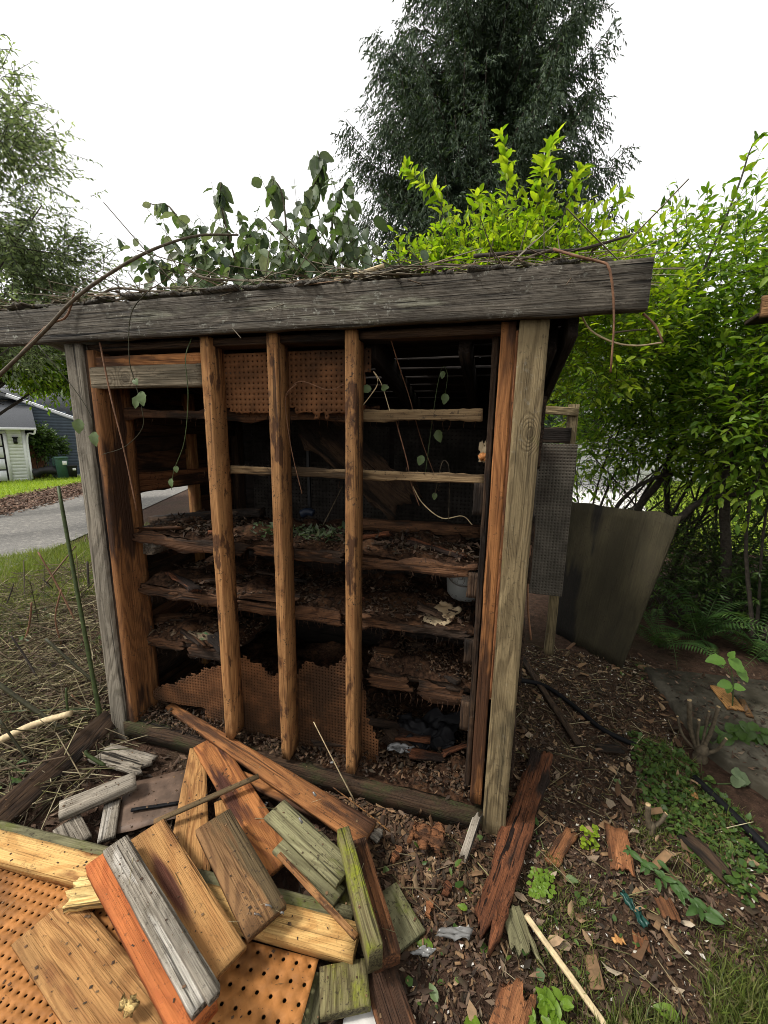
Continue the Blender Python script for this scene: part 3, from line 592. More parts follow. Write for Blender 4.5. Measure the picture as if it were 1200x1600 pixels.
# rafters and skip sheathing
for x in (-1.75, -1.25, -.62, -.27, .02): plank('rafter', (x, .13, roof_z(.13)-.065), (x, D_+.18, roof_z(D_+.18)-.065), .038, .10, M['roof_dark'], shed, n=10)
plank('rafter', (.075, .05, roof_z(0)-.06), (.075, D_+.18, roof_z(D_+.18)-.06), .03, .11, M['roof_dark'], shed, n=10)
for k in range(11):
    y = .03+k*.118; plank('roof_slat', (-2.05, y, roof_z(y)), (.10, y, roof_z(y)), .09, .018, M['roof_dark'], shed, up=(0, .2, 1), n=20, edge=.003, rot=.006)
sh_meshes = [board_mesh(.42, .16, .16, .012, n=8, m=5, edge=.004, jag0=.02, jag1=.05, rot=.01, seed=900+i) for i in range(5)]
for m_ in sh_meshes: m_.materials.append(M['shingle'])
holes = [(-.90, -.66, .55, .98), (-.20, -.12, .30, .52), (-.56, -.50, .44, .50), (-1.62, -1.56, .6, .65)]   # where shingles have gone: x0, x1, y0, y1
for r_ in range(8):
    y = -.02+r_*.165
    for c_ in range(15):
        x = -2.28+c_*.168+random.uniform(-.01, .01)
        if any(x+.075 > h_[0] and x-.075 < h_[1] and y+.40 > h_[2] and y < h_[3] for h_ in holes): continue
        if x > .04: continue
        s = obj('shingle', random.choice(sh_meshes), None, shed)
        X, Y, Z = frame((x, y, roof_z(y)), (x+random.uniform(-.02, .02), y+.4, roof_z(y+.4)-.012), (0, 0, 1), random.uniform(-.05, .05))
        s.matrix_world = mat4(X, Y, Z, np.array([x, y+.20, roof_z(y+.2)+.032+.006*random.random()]))
for k in range(16):                                     # ragged shake butts curling over the front edge
    x = -2.36+k*.155+random.uniform(-.03, .03)
    if x > .1: continue
    s = obj('shingle', random.choice(sh_meshes), None, shed); zz = roof_z(0)+.058+.012*random.random()
    X, Y, Z = frame((0, 0, 0), (random.uniform(-.25, .25), 1, -.12+random.uniform(-.06, .03)), (0, 0, 1), random.uniform(-.12, .12)); s.matrix_world = mat4(X, Y, Z, np.array([x, .165+random.uniform(-.02, .03), zz]))
# back wall: grey pegboard over dark boards
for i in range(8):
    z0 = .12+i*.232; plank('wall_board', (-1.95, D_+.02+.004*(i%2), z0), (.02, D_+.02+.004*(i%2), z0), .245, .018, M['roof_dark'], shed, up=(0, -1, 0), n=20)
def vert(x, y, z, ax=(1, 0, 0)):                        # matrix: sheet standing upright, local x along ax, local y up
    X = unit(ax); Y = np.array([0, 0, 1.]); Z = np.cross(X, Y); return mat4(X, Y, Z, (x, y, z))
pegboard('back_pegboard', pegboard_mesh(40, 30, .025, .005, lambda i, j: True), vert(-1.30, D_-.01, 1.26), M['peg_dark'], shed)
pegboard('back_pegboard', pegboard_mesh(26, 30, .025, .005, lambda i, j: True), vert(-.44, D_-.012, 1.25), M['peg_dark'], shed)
# side walls (left one with a rotted-out hole)
def side_boards(x, rows, ymax, gap=None):
    for k, z0 in enumerate(rows):
        if gap and gap[0] < z0 < gap[1]:
            plank('wall_board', (x, gap[3], z0), (x, ymax, z0), .20, .018, M['shelf'], shed, up=(1, 0, 0), jag0=.08, n=12); continue
        plank('wall_board', (x+.012*(k%2), .10, z0), (x+.012*(k%2), ymax, z0), .245, .018, M['dark_wood'] if k % 2 else M['shelf'], shed, up=(1, 0, 0), n=16, rot=.012, edge=.004)
side_boards(-1.93, [.1+.215*i for i in range(9)], D_, gap=(1.12, 1.25, 0, .66))
plank('wall_stud', (-1.90, .63, .05), (-1.90, .63, 1.8), .05, .05, M['tan'], shed, up=(1, 0, 0))
plank('wall_stud', (-1.89, D_-.05, .05), (-1.89, D_-.05, 1.8), .08, .05, M['dark_wood'], shed, up=(1, 0, 0))
plank('wall_rail', (-1.885, .12, 1.33), (-1.885, .95, 1.31), .09, .03, M['rust'], shed, up=(1, 0, 0), rot=.01, jag1=.05)
plank('wall_rail', (-1.885, .13, 1.63), (-1.885, 1.05, 1.61), .08, .04, M['dark_wood'], shed, up=(1, 0, 0), rot=.02, jag1=.05)
side_boards(.0, [.1+.215*i for i in range(9)], D_)
# shelves: front edge boards, deck boards, cleats
def shelf(z, x0, x1, y0, depth, t, mat, nb, edge_h=.04, edge_mat=None, rot=.01, sag=0., skip=()):
    s = tag(bpy.data.objects.new('shelf', None)); COL.objects.link(s); s.parent = shed
    bw = depth/nb
    for i in range(nb):
        if i in skip: continue
        y = y0+.02+bw*(i+.5); plank('shelf_board', (x0, y, z-t/2+random.uniform(-.006, .004)), (x1, y, z-t/2+random.uniform(-.006, .004)), bw*.96, t, mat, s, n=30, rot=rot, edge=.004, bow=-sag, jag0=.02, jag1=.03)
    if rot > .025:                                      # rotted through: the front edge hangs in broken lengths
        cuts = [x0]+sorted(x0+(x1-x0)*(f_+random.uniform(-.06, .06)) for f_ in ((.36, .7) if x1-x0 > 1 else (.5,)))+[x1]
        for q in range(len(cuts)-1):
            za, zb_ = z-edge_h/2+random.uniform(-.012, .006), z-edge_h/2+random.uniform(-.012, .006)
            plank('shelf_edge', (cuts[q]+.004, y0+.008+random.uniform(-.006, .008), za), (cuts[q+1]-.004, y0+.008+random.uniform(-.006, .008), zb_), edge_h*random.uniform(.7, 1.05), .018, edge_mat or mat, s, up=(0, -1, 0), n=30, rot=rot*1.2, edge=.006, jag0=.05, jag1=.06, tilt=random.uniform(-10, 10))
        return s
    plank('shelf_edge', (x0, y0+.008, z-edge_h/2+.004), (x1, y0+.008, z-edge_h/2+.004+random.uniform(-.008, .008)), edge_h, .02, edge_mat or mat, s, up=(0, -1, 0), n=44, rot=rot*1.1, edge=.005, bow=0)
    return s
shelf(1.675, -.655, -.19, .10, .10, .02, M['shelf_pale'], 1, .036, M['shelf_pale'], .004)
shelf(1.675, -1.86, -.70, .13, .16, .02, M['dark_wood'], 1, .03, M['shelf'], .02)
shelf(1.437, -1.30, -.165, .10, .10, .018, M['shelf'], 1, .030, M['shelf_pale'], .006)
shelf(1.09, -1.85, -.165, .10, .42, .022, M['shelf'], 3, .046, M['shelf'], .03)
shelf(.815, -1.85, -.17, .11, .50, .022, M['shelf'], 3, .042, M['shelf'], .035, sag=.012)
shelf(.53, -1.84, -1.30, .12, .36, .022, M['dark_wood'], 2, .05, M['shelf'], .03)
shelf(.545, -.64, -.16, .13, .36, .024, M['dark_wood'], 2, .06, M['shelf'], .035)
plank('loose_board', at(566, 818, y=.40), at(752, 830, y=.42), .05, .05, M['shelf'], shed, rot=.025, edge=.006, n=20)
plank('loose_board', at(240, 812, y=.35), at(410, 800, y=.42), .05, .045, M['dark_wood'], shed, rot=.03, edge=.006, n=20)
for zc, hh in ((1.02, .10), (.74, .10), (.45, .13), (1.36, .12)):
    plank('cleat', (-.175, .115, zc-hh/2), (-.175, .115, zc+hh/2), .06, .05, M['dark_wood'], shed, up=(0, -1, 0), rot=.01, edge=.004)
plank('cleat', (-1.82, .16, 1.0), (-1.82, .32, .99), .07, .06, M['grey'], shed, rot=.02, edge=.006)
plank('rotten_board', at(470, 640, y=.45), at(640, 800, y=.62), .19, .03, M['dark_wood'], shed, up=(0, -1, .3), rot=.07, edge=.012, jag0=.08, jag1=.1, n=26, m=14)
plank('brace_pole', at(480, 660, y=.8), at(484, 800, y=.8), .018, .018, M['black_metal'], shed, up=(0, -1, 0))
for z_, x0_, x1_, n_ in ((1.10, -1.75, -.25, 9), (.825, -1.75, -.25, 10), (.55, -1.8, -1.35, 4), (.56, -.6, -.22, 4), (.13, -1.7, -.2, 9), (1.675, -1.2, -.75, 4)):
    for k in range(n_):                                 # rotted pieces that have dropped off
        x = random.uniform(x0_, x1_); y = random.uniform(.12, .34); a = random.uniform(-.5, .5)+(PI if random.random() < .5 else 0); Lh = random.uniform(.05, .17)
        dv = np.array([math.cos(a)*Lh, math.sin(a)*Lh, random.uniform(-.02, .03)]); c_ = np.array([x, y, z_+random.uniform(.01, .04)])
        plank('rotten_fragment', c_-dv, c_+dv, random.uniform(.025, .07), random.uniform(.008, .022), M[random.choice(('shelf', 'dark_wood', 'rot', 'shelf'))], shed, tilt=random.uniform(-25, 25), rot=.025, edge=.007, jag0=.04, jag1=.05, m=6)
mbf = MB()
for z_, n_ in ((1.05, 60), (.775, 80), (.48, 60), (1.65, 30), (1.41, 14)):
    for k in range(n_):
        x = random.uniform(-1.8, -.2); p = np.array([x, .10+random.random()*.02, z_+random.uniform(-.01, .015)]); mbf.tube([p, p+[random.uniform(-.01, .01), -.004, -random.uniform(.008, .03)], p+[random.uniform(-.015, .015), 0, -random.uniform(.02, .055)]], .0016, .0006, 3, 2)
o = obj('rot_fibres', mbf.mesh('rot_fibres'), M['shelf'], shed); o['kind'] = 'stuff'
# remnants of hardboard cladding fixed behind the studs
U0 = 33
def keep_up(i, j):
    lim = {0: 0}.get(0, 0); x = i/U0
    low = 1.6+1.3*mnoise.noise(Vector((i*.23, 1, 4)))+(random.random()-.5)*.5
    if x > .86: low += (x-.86)*60
    if .42 < x < .52: low += 1.2
    if x > .52 and x < .75: low -= .6
    return j >= low
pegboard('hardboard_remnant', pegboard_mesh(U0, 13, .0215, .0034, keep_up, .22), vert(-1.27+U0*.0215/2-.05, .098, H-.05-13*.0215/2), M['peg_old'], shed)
LX0, LN, LP = -1.80, 80, .0155
def keep_low(i, j):
    x = LX0+i*LP; z = j*LP+.10
    pts = [(-1.80, .24), (-1.62, .33), (-1.45, .42), (-1.28, .50), (-1.24, .52), (-1.12, .46), (-1.0, .43), (-.96, .48), (-.93, .56), (-.80, .54), (-.74, .60), (-.70, .70), (-.66, .68), (-.62, .30), (-.56, .22)]
    top = np.interp(x, [p[0] for p in pts], [p[1] for p in pts])+.02*mnoise.noise(Vector((x*22, 3, 1)))
    low = .18 if x < -1.5 else .10
    return low < z < top
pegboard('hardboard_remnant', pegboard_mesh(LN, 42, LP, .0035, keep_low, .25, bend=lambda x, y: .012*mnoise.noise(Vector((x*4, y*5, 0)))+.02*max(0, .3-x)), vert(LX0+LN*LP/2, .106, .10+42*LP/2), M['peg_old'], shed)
# rear lean-to frame seen past the right post
plank('rear_post', (.335, 1.55, .0), (.335, 1.55, 1.80), .06, .05, M['post'], shed, up=(0, -1, 0))
plank('rear_rail', (.05, 1.52, 1.60), (.33, 1.52, 1.60), .10, .03, M['dark_wood'], shed, up=(0, -1, 0))
plank('rear_rail', (.05, 1.53, 1.77), (.36, 1.53, 1.75), .05, .04, M['post'], shed, up=(0, -1, 0))
pegboard('side_pegboard', pegboard_mesh(13, 50, .021, .0034, lambda i, j: True), vert(.235, 1.47, 1.02, (1, .0, 0)), M['peg_grey'], shed)
plank('side_backing', (.10, 1.50, 1.02), (.37, 1.50, 1.02), 1.03, .012, M['dark_wood'], shed, up=(0, -1, 0))

# debris lying on the shelves
def shelf_debris(x0, x1, y0, y1, z, n, L, label, name='shelf_debris', heap=.03, mat='litter_shaded', kind='diamond', cat='debris'):
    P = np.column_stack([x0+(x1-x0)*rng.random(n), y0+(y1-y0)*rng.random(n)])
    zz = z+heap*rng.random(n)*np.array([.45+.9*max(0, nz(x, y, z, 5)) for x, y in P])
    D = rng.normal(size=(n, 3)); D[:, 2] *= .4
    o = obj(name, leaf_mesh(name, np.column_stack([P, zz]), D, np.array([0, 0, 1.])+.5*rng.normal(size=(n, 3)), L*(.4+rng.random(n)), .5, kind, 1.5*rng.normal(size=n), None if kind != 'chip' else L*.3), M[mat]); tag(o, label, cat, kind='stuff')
def mound(x0, x1, y0, y1, z, h, label, name='rot_mound', gap=None):
    nx, ny = int((x1-x0)/.018), max(4, int((y1-y0)/.018)); V = []
    for jj in range(ny+1):
        for ii in range(nx+1):
            x = x0+(x1-x0)*ii/nx; y = y0+(y1-y0)*jj/ny; e = min(1, 3.0*min(ii/nx, 1-ii/nx)*6, .35+jj/ny*5)
            hh = h*(.35+.55*nz(x, y, z, 4.5)+.30*nz(x, y, z+3, 13)+.16*nz(x, y, z+5, 40))
            V.append((x, y, z+max(-.012, hh*e)))
    a = np.array([jj*(nx+1)+ii for jj in range(ny) for ii in range(nx)]); o = obj(name, make_mesh(name, V, np.stack([a, a+1, a+nx+2, a+nx+1], 1)), M['rotsoil']); tag(o, label, 'debris', kind='stuff')
mound(-1.84, -.175, .102, .50, 1.085, .105, 'rotted wood soil heaped along the middle shelf')
mound(-1.84, -.18, .112, .58, .81, .085, 'rotted wood soil on the shelf below the middle one')
mound(-1.83, -1.31, .122, .45, .53, .09, 'rotted wood soil on the lowest left shelf')
mound(-.635, -.165, .132, .46, .545, .13, 'rotted wood soil heaped on the lowest right shelf')
mound(-1.88, -.10, .03, 1.05, .085, .08, 'crumbled wood soil covering the shed floor', 'floor_mound')
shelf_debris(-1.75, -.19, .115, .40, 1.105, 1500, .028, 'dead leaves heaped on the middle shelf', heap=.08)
shelf_debris(-1.80, -.19, .112, .42, 1.10, 1700, .016, 'wood crumbs heaped on the middle shelf', 'shelf_crumbs', .065, 'chip_shaded', 'chip')
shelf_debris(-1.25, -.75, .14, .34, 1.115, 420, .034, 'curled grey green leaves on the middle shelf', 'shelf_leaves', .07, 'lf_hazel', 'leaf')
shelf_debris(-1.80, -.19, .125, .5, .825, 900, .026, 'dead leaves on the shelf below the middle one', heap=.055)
shelf_debris(-1.80, -.19, .125, .5, .822, 1700, .016, 'wood crumbs on the shelf below the middle one', 'shelf_crumbs', .05, 'chip_shaded', 'chip')
shelf_debris(-1.82, -1.3, .14, .4, .545, 800, .018, 'wood crumbs on the lowest shelf at left', 'shelf_crumbs', .07, 'chip_shaded', 'chip')
shelf_debris(-.63, -.17, .145, .4, .565, 1500, .014, 'wood crumbs heaped on the lowest shelf at right', 'shelf_crumbs', .085, 'chip_shaded', 'chip')
shelf_debris(-1.86, -.12, .02, .5, .115, 4600, .020, 'crumbled wood heaped inside along the sill', 'floor_crumbs', .06, 'chip_shaded', 'chip')
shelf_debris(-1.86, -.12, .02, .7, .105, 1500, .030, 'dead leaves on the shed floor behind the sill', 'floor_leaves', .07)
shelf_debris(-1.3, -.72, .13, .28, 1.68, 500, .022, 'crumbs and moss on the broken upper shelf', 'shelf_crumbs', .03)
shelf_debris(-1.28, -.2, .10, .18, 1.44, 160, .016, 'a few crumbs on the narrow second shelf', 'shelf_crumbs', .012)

# ================================================================== THINGS IN AND ON THE SHED
def bucket():
    c = at(726, 905, y=.46); o = empty('bucket', 'white plastic bucket standing under the middle shelf at right', 'bucket', (c[0], c[1], .828))
    def lathe(prof, sides=28):
        V = np.array([(r*math.cos(a), r*math.sin(a), z) for r, z in prof for a in np.arange(sides)*2*PI/sides]); Q = [(i*sides+j, i*sides+(j+1) % sides, (i+1)*sides+(j+1) % sides, (i+1)*sides+j) for i in range(len(prof)-1) for j in range(sides)]
        return make_mesh('lathe', V, np.array(Q), True)
    b = obj('body', lathe([(.0, .0), (.078, 0), (.08, .004), (.093, .17), (.089, .17), (.076, .01), (0, .01)]), M['bucket'], o)
    for z in (.135, .152, .168): obj('rim', lathe([(.092, z-.003), (.099, z-.003), (.1, z), (.099, z+.003), (.092, z+.003)]), M['bucket'], o)
    obj('handle', MB().tube([(-.098, 0, .14), (-.06, -.08, .10), (0, -.108, .085), (.06, -.08, .10), (.098, 0, .14)], .0025, .0025, 6, 6).mesh('handle'), M['film'], o)
bucket()
def crumple(name, corners, mat, label, cat, amp=.012, n=14, seed=1, thick=.002):
    a, b, c, d = [np.asarray(p, float) for p in corners]; V = []
    for i in range(n+1):
        for j in range(n+1):
            u, v = i/n, j/n; p = (a*(1-u)+b*u)*(1-v)+(d*(1-u)+c*u)*v
            p = p+np.array([mnoise.noise(Vector((u*3+seed, v*3, 1)))*amp*.6, mnoise.noise(Vector((u*3, v*3+seed, 5)))*amp*.6, amp*(mnoise.noise(Vector((u*4+seed, v*4, 9)))*1.2+.5*mnoise.noise(Vector((u*11, v*11, seed))))])
            if i in (0, n) or j in (0, n): p = p+np.array([1, 1, 0])*amp*.8*mnoise.noise(Vector((u*9+seed, v*9, 2)))
            V.append(p)
    Q = [(i*(n+1)+j, (i+1)*(n+1)+j, (i+1)*(n+1)+j+1, i*(n+1)+j+1) for i in range(n) for j in range(n)]
    o = obj(name, make_mesh(name, V, np.array(Q)), mat); tag(o, label, cat); s = o.modifiers.new('thickness', 'SOLIDIFY'); s.thickness = thick; return o
crumple('card_scrap', [at(660, 970, y=.16), at(690, 938, y=.26), at(722, 952, y=.24), at(690, 985, y=.115)], M['paper'], 'crumpled pale card scrap lying on the lower shelf edge', 'card', .012)
crumple('black_plastic_bag', [at(610, 1168, z=.13), at(620, 1120, y=.36), at(722, 1112, y=.36), at(708, 1178, z=.13)], M['plastic_black'], 'crumpled black plastic bag in the hollow under the lowest shelf', 'plastic bag', .045, 44, 3)
crumple('white_film_scrap', [at(604, 1172, z=.17), at(608, 1163, z=.18), at(646, 1165, z=.18), at(640, 1176, z=.17)], M['film'], 'white plastic film scrap on the black bag', 'plastic film', .02, 10, 8)
def log(name, p0, p1, r, mat, label, cat, jit=.25):
    o = obj(name, MB().tube([p0, (np.asarray(p0)+p1)/2+[0, 0, .01], p1], r, r*.85, 12, 8, jit).mesh(name, True), mat); tag(o, label, cat)
log('rotten_log', at(225, 995, y=.17), at(345, 1000, y=.17), .035, wood('log with flaking green paint', (.22, .16, .10), (.09, .06, .035), stain=(.05, .16, .06), stain_amt=.4, stain_scale=6, cracks=.8, dirt=.7), 'rotten round log with green paint on the lowest left shelf', 'log')
log('blue_tin', at(472, 803, y=.42), at(490, 802, y=.42), .022, plain('dark blue tin', (.008, .014, .028), .5), 'dark blue tin half buried in litter on the middle shelf', 'tin', .02)
crumple('orange_rag', [at(748, 722, y=.14), at(750, 690, y=.14), at(760, 692, y=.13), at(762, 722, y=.12)], M['paper'], 'pale torn insulation scrap beside the right stud above the second shelf', 'scrap', .01, 8, 4)
log('orange_knot', at(749, 716, y=.125), at(762, 718, y=.125), .014, M['orange_fruit'], 'small round orange knot under the pale scrap at the right stud', 'knot', .2)

def cane(name, pts, r0, r1, mat, label, cat='branch', leaves=None, group=None, sub=6, sides=7, jit=.08):
    """a cut stem; leaves: list of (point, direction, size) each a part of its own"""
    pts = [np.asarray(p, float) for p in pts]
    if not leaves:
        if len(pts) > 2: pts = [p+(rng.normal(size=3)*.004 if 0 < i_ < len(pts)-1 else 0) for i_, p in enumerate(pts)]
        o = obj(name, MB().tube(pts, r0, r1, sides, sub, jit).mesh(name, True), mat); return tag(o, label, cat, group)
    o = empty(name, label, cat, tuple(pts[-1]), group); o.location = (0, 0, 0)
    obj('stem', MB().tube(pts, r0*.7, r1*.7, sides, sub, jit).mesh('stem', True), mat, o)
    for p, d, s in leaves:
        s = s*.8
        n = np.array([0, -1., .4])+.5*rnd_dirs(1)[0]
        obj('leaf', leaf_mesh('leaf', np.array([p]), np.array([d], float), np.array([n]), s, .8, 'fine', 1.2), M['lf_vine'], o)
    return o
Y = lambda x, y, d: at(x, y, y=d)
# long branches draped over the front of the roof
cane('draped_branch', [Y(-20, 605, -.20), Y(60, 520, -.16), Y(120, 468, -.12), Y(190, 414, -.08), Y(250, 385, .0), Y(310, 369, .1), Y(372, 367, .25)], .008, .004, M['cane_grey'], 'thick grey branch arching down across the left end of the header beam')
cane('draped_branch', [Y(865, 389, -.02), Y(900, 402, -.05), Y(935, 411, -.06), Y(953, 420, -.065), Y(956, 500, -.07), Y(954, 582, -.07)], .0042, .003, M['cane_red'], 'thin red brown twig bent over and hanging below the header right end', 'twig', sub=3)
cane('draped_branch', [Y(0, 588, -.10), Y(70, 515, -.08), Y(100, 490, -.06), Y(116, 455, -.05)], .005, .004, M['cane_red'], 'thin brown twig crossing the thick branch at the header left end', 'twig')
cane('roof_twig', [Y(600, 440, .0), Y(690, 432, .05), Y(780, 415, .05), Y(862, 390, .0)], .006, .004, M['cane_grey'], 'pale twig lying along the header beam top at right', 'twig')
cane('roof_twig', [Y(740, 400, .1), Y(840, 395, .1), Y(910, 388, .15), Y(985, 368, .25)], .007, .004, M['bark'], 'dark twig rising toward the right above the header end', 'twig')
cane('roof_twig', [Y(600, 415, .1), Y(540, 435, .05), Y(480, 445, .05), Y(410, 447, .05)], .007, .003, M['cane_pale'], 'pale twig lying on the mossy shingles at mid roof', 'twig')
cane('roof_twig', [Y(290, 420, .15), Y(330, 436, .08), Y(420, 440, .05), Y(500, 446, .0)], .005, .003, M['cane_grey'], 'grey twig among the wilted leaves at left mid roof', 'twig')
cane('roof_twig', [Y(145, 470, .05), Y(180, 452, .08), Y(240, 455, .05), Y(330, 460, .02)], .006, .004, M['cane_grey'], 'grey twig lying on curled shingles at the roof left end', 'twig')
cane('hooked_twig', [Y(905, 487, .05), Y(925, 515, .05), Y(960, 532, .04), Y(1000, 538, .03), Y(1035, 535, .02)], .003, .0025, M['cane_pale'], 'pale curved twig hooked under the header right end', 'twig')
cane('hooked_twig', [Y(1005, 490, .0), Y(1020, 510, -.01), Y(1036, 535, -.02)], .0036, .003, M['cane_red'], 'short stiff brown twig under the header right end', 'twig')
cane('hooked_twig', [Y(958, 520, .0), Y(985, 518, .0), Y(1010, 515, .02)], .003, .002, M['cane_grey'], 'short level grey twig under the header right end', 'twig')
# vines hanging over the opening
def vl(*a): return [(Y(x, y, d), (dx, -.3, dz), s) for x, y, d, dx, dz, s in a]
cane('hanging_vine', [Y(236, 450, -.05), Y(205, 490, -.06), Y(202, 560, -.06), Y(212, 600, -.05), Y(222, 640, -.05), Y(222, 670, -.04), Y(195, 698, -.03), Y(160, 710, -.02)], .003, .0018, M['cane'], 'thin vine with a drooping pale leaf hanging at the left bay', 'vine', vl((222, 612, -.05, .1, -1, .07), (216, 620, -.05, -.4, -1, .06), (210, 592, -.05, .5, -.5, .04)))
cane('hanging_vine', [Y(300, 527, .0), Y(290, 560, -.03), Y(294, 620, -.03), Y(288, 690, -.03), Y(272, 735, -.02), Y(268, 765, -.02)], .0028, .0018, M['cane_green'], 'thin green vine hanging beside the first stud', 'vine', vl((275, 728, -.02, .2, -1, .035), (268, 748, -.02, 0, -1, .045)))
cane('hanging_vine', [Y(156, 535, -.01), Y(175, 620, -.03), Y(192, 700, -.03), Y(214, 798, -.02)], .0038, .003, M['cane_red'], 'straight orange brown cane leaning across the left corner stud', 'vine', None, sub=5)
cane('hanging_vine', [Y(60, 540, -.06), Y(110, 600, -.05), Y(140, 645, -.04), Y(146, 670, -.04)], .0025, .0016, M['cane'], 'thin vine with two hanging leaves in front of the left post', 'vine', vl((124, 655, -.05, 0, -1, .075), (148, 675, -.04, .1, -1, .075), (98, 608, -.05, 0, -1, .05)))
cane('hanging_vine', [Y(606, 515, .05), Y(625, 570, .12), Y(640, 620, .2), Y(660, 690, .25), Y(680, 745, .3)], .0024, .0018, M['cane_red'], 'straight twig leaning inside behind the third stud', 'vine', None)
cane('hanging_vine', [Y(664, 745, .2), Y(675, 660, .2), Y(684, 600, .2), Y(692, 573, .2), Y(699, 585, .2), Y(696, 615, .2)], .0025, .0015, M['cane_green'], 'green shoot hooked over at the top inside the right bay', 'vine', vl((696, 615, .2, 0, -1, .05), (693, 580, .2, -.2, -1, .035), (684, 672, .2, .2, -1, .06), (660, 712, .2, -.3, -1, .05)))
cane('hanging_vine', [Y(566, 635, .1), Y(590, 600, .1), Y(583, 580, .1), Y(596, 600, .1), Y(610, 645, .1)], .003, .002, M['cane_pale'], 'pale looped vine above the top shelf beside the third stud', 'vine', vl((580, 607, .1, -.8, -.1, .05), (596, 607, .1, .6, .1, .04)))
cane('hanging_vine', [Y(645, 760, .2), Y(660, 785, .2), Y(690, 808, .2), Y(720, 806, .2), Y(738, 820, .2)], .0025, .002, M['cane_pale'], 'pale curved vine above the middle shelf at right', 'vine', None)
cane('hanging_vine', [Y(679, 775, .18), Y(690, 725, .18), Y(698, 722, .18), Y(702, 740, .18), Y(701, 812, .18)], .0025, .0018, M['cane_grey'], 'small hooked dry shoot over the second shelf at right', 'vine', vl((679, 770, .18, .1, -1, .035)))
cane('hanging_vine', [Y(618, 655, .15), Y(634, 720, .15), Y(640, 750, .15), Y(655, 790, .15)], .0025, .002, M['cane_red'], 'thin brown stem crossing the second shelf in the right bay', 'vine', None)
cane('hanging_vine', [Y(463, 600, .05), Y(450, 625, .05), Y(455, 700, .05), Y(472, 772, .04)], .002, .0016, M['cane_red'], 'brown dry stem hanging beside the second stud', 'vine', None)
cane('hanging_vine', [Y(447, 620, .06), Y(470, 597, .06), Y(510, 608, .06), Y(538, 600, .06)], .0022, .0018, M['cane_red'], 'thin tendril looped across the upper hardboard remnant', 'vine', None)
cane('hanging_vine', [Y(505, 820, .25), Y(520, 790, .25), Y(535, 760, .25)], .003, .002, M['cane_grey'], 'short bare stem leaning between the second and third studs', 'vine', None)
cane('hanging_cable', [Y(829, 852, .10), Y(826, 900, .11), Y(824, 950, .12), Y(830, 1000, .12)], .004, .004, M['cane_red'], 'thin copper coloured cable hanging beside the right post', 'cable', None)

# ================================================================== LEANING SHEET AND THINGS ON THE RIGHT
def ply():
    a = at(868, 988, z=.0); b = at(972, 1045, z=.0); c = at(1066, 806, y=1.72); d = at(893, 784, y=2.12)
    nrm_ = unit(np.cross(b-a, d-a)); n = 14; V = []
    for s_ in (0, 1):
        for i in range(n+1):
            for j in range(n+1):
                u, v = i/n, j/n; p = (a*(1-u)+b*u)*(1-v)+(d*(1-u)+c*u)*v
                if j in (0, n): p = p+(c-b)*(.03*mnoise.noise(Vector((u*7, j, 2)))+.012*mnoise.noise(Vector((u*31, j, 5))))
                V.append(p+nrm_*(s_*.016+.003*math.sin(u*PI)))
    k = (n+1)**2; I = lambda s_, i, j: s_*k+i*(n+1)+j; Q = []
    for i in range(n):
        for j in range(n): Q += [(I(0, i, j), I(0, i, j+1), I(0, i+1, j+1), I(0, i+1, j)), (I(1, i, j), I(1, i+1, j), I(1, i+1, j+1), I(1, i, j+1))]
        Q += [(I(0, i, 0), I(0, i+1, 0), I(1, i+1, 0), I(1, i, 0)), (I(0, i, n), I(1, i, n), I(1, i+1, n), I(0, i+1, n)), (I(0, 0, i), I(1, 0, i), I(1, 0, i+1), I(0, 0, i+1)), (I(0, n, i), I(0, n, i+1), I(1, n, i+1), I(1, n, i))]
    Xl = unit((d+c)/2-(a+b)/2); Zl = unit(nrm_-Xl*(nrm_@Xl)); Yl = np.cross(Zl, Xl); cc = (a+b+c+d)/4; R3 = np.stack([Xl, Yl, Zl], 1)
    o = obj('plywood_sheet', make_mesh('ply', (np.array(V)-cc)@R3, np.array(Q)), M['ply']); o.matrix_world = mat4(Xl, Yl, Zl, cc); tag(o, 'dirty plywood sheet leaning behind the right post', 'plywood')
ply()
def lie(name, label, a, b, wd, t, mat, cat='board', tilt=0, **k):
    """a loose board: a, b = (px, py, height of the upper face above the ground)"""
    p0, p1 = G(*a), G(*b); group = k.pop('group', None)
    o = plank(name, p0, p1, wd, t, M[mat] if isinstance(mat, str) else mat, None, tilt=tilt, top=True, **k); return tag(o, label, cat, group)
lie('rotten_board', 'long red brown rotten board lying beside the foot of the right post', (850, 1166, .08), (754, 1468, .05), .085, .04, 'rot', rot=.035, edge=.008, jag0=.06, jag1=.10, n=30, m=12)
lie('rotten_board', 'splintered red rotten board end at the bottom edge of the picture', (818, 1518, .06), (785, 1640, .05), .075, .05, 'rust', rot=.03, edge=.008, jag0=.12, m=12)
lie('rotten_chunk', 'small bright red rotten wood chunk beside the yellow weed', (893, 1293, .035), (862, 1350, .03), .035, .025, 'rust', 'wood chunk', rot=.02, edge=.006, jag0=.03, jag1=.03)
lie('bark_slab', 'brown bark slab standing out of the litter near the small stump', (962, 1288, .04), (975, 1366, .03), .075, .012, 'rust', 'bark', jag0=.02, jag1=.04, edge=.005)
lie('bark_slab', 'long grey brown bark strip on the green ground cover', (1058, 1294, .03), (1146, 1378, .03), .055, .010, 'dark_wood', 'bark', jag0=.05, jag1=.06, edge=.008, bow=.01)
lie('bark_slab', 'greenish grey splintered slab between the red board and the pale stick', (795, 1412, .03), (828, 1508, .03), .07, .014, 'grey_green', 'bark', jag0=.02, jag1=.09, edge=.006, m=12)
lie('bark_slab', 'tan bark flake pair in the soil below the long weed', (1032, 1395, .03), (1052, 1440, .025), .055, .006, 'rust', 'bark', jag0=.03, jag1=.03, edge=.006)
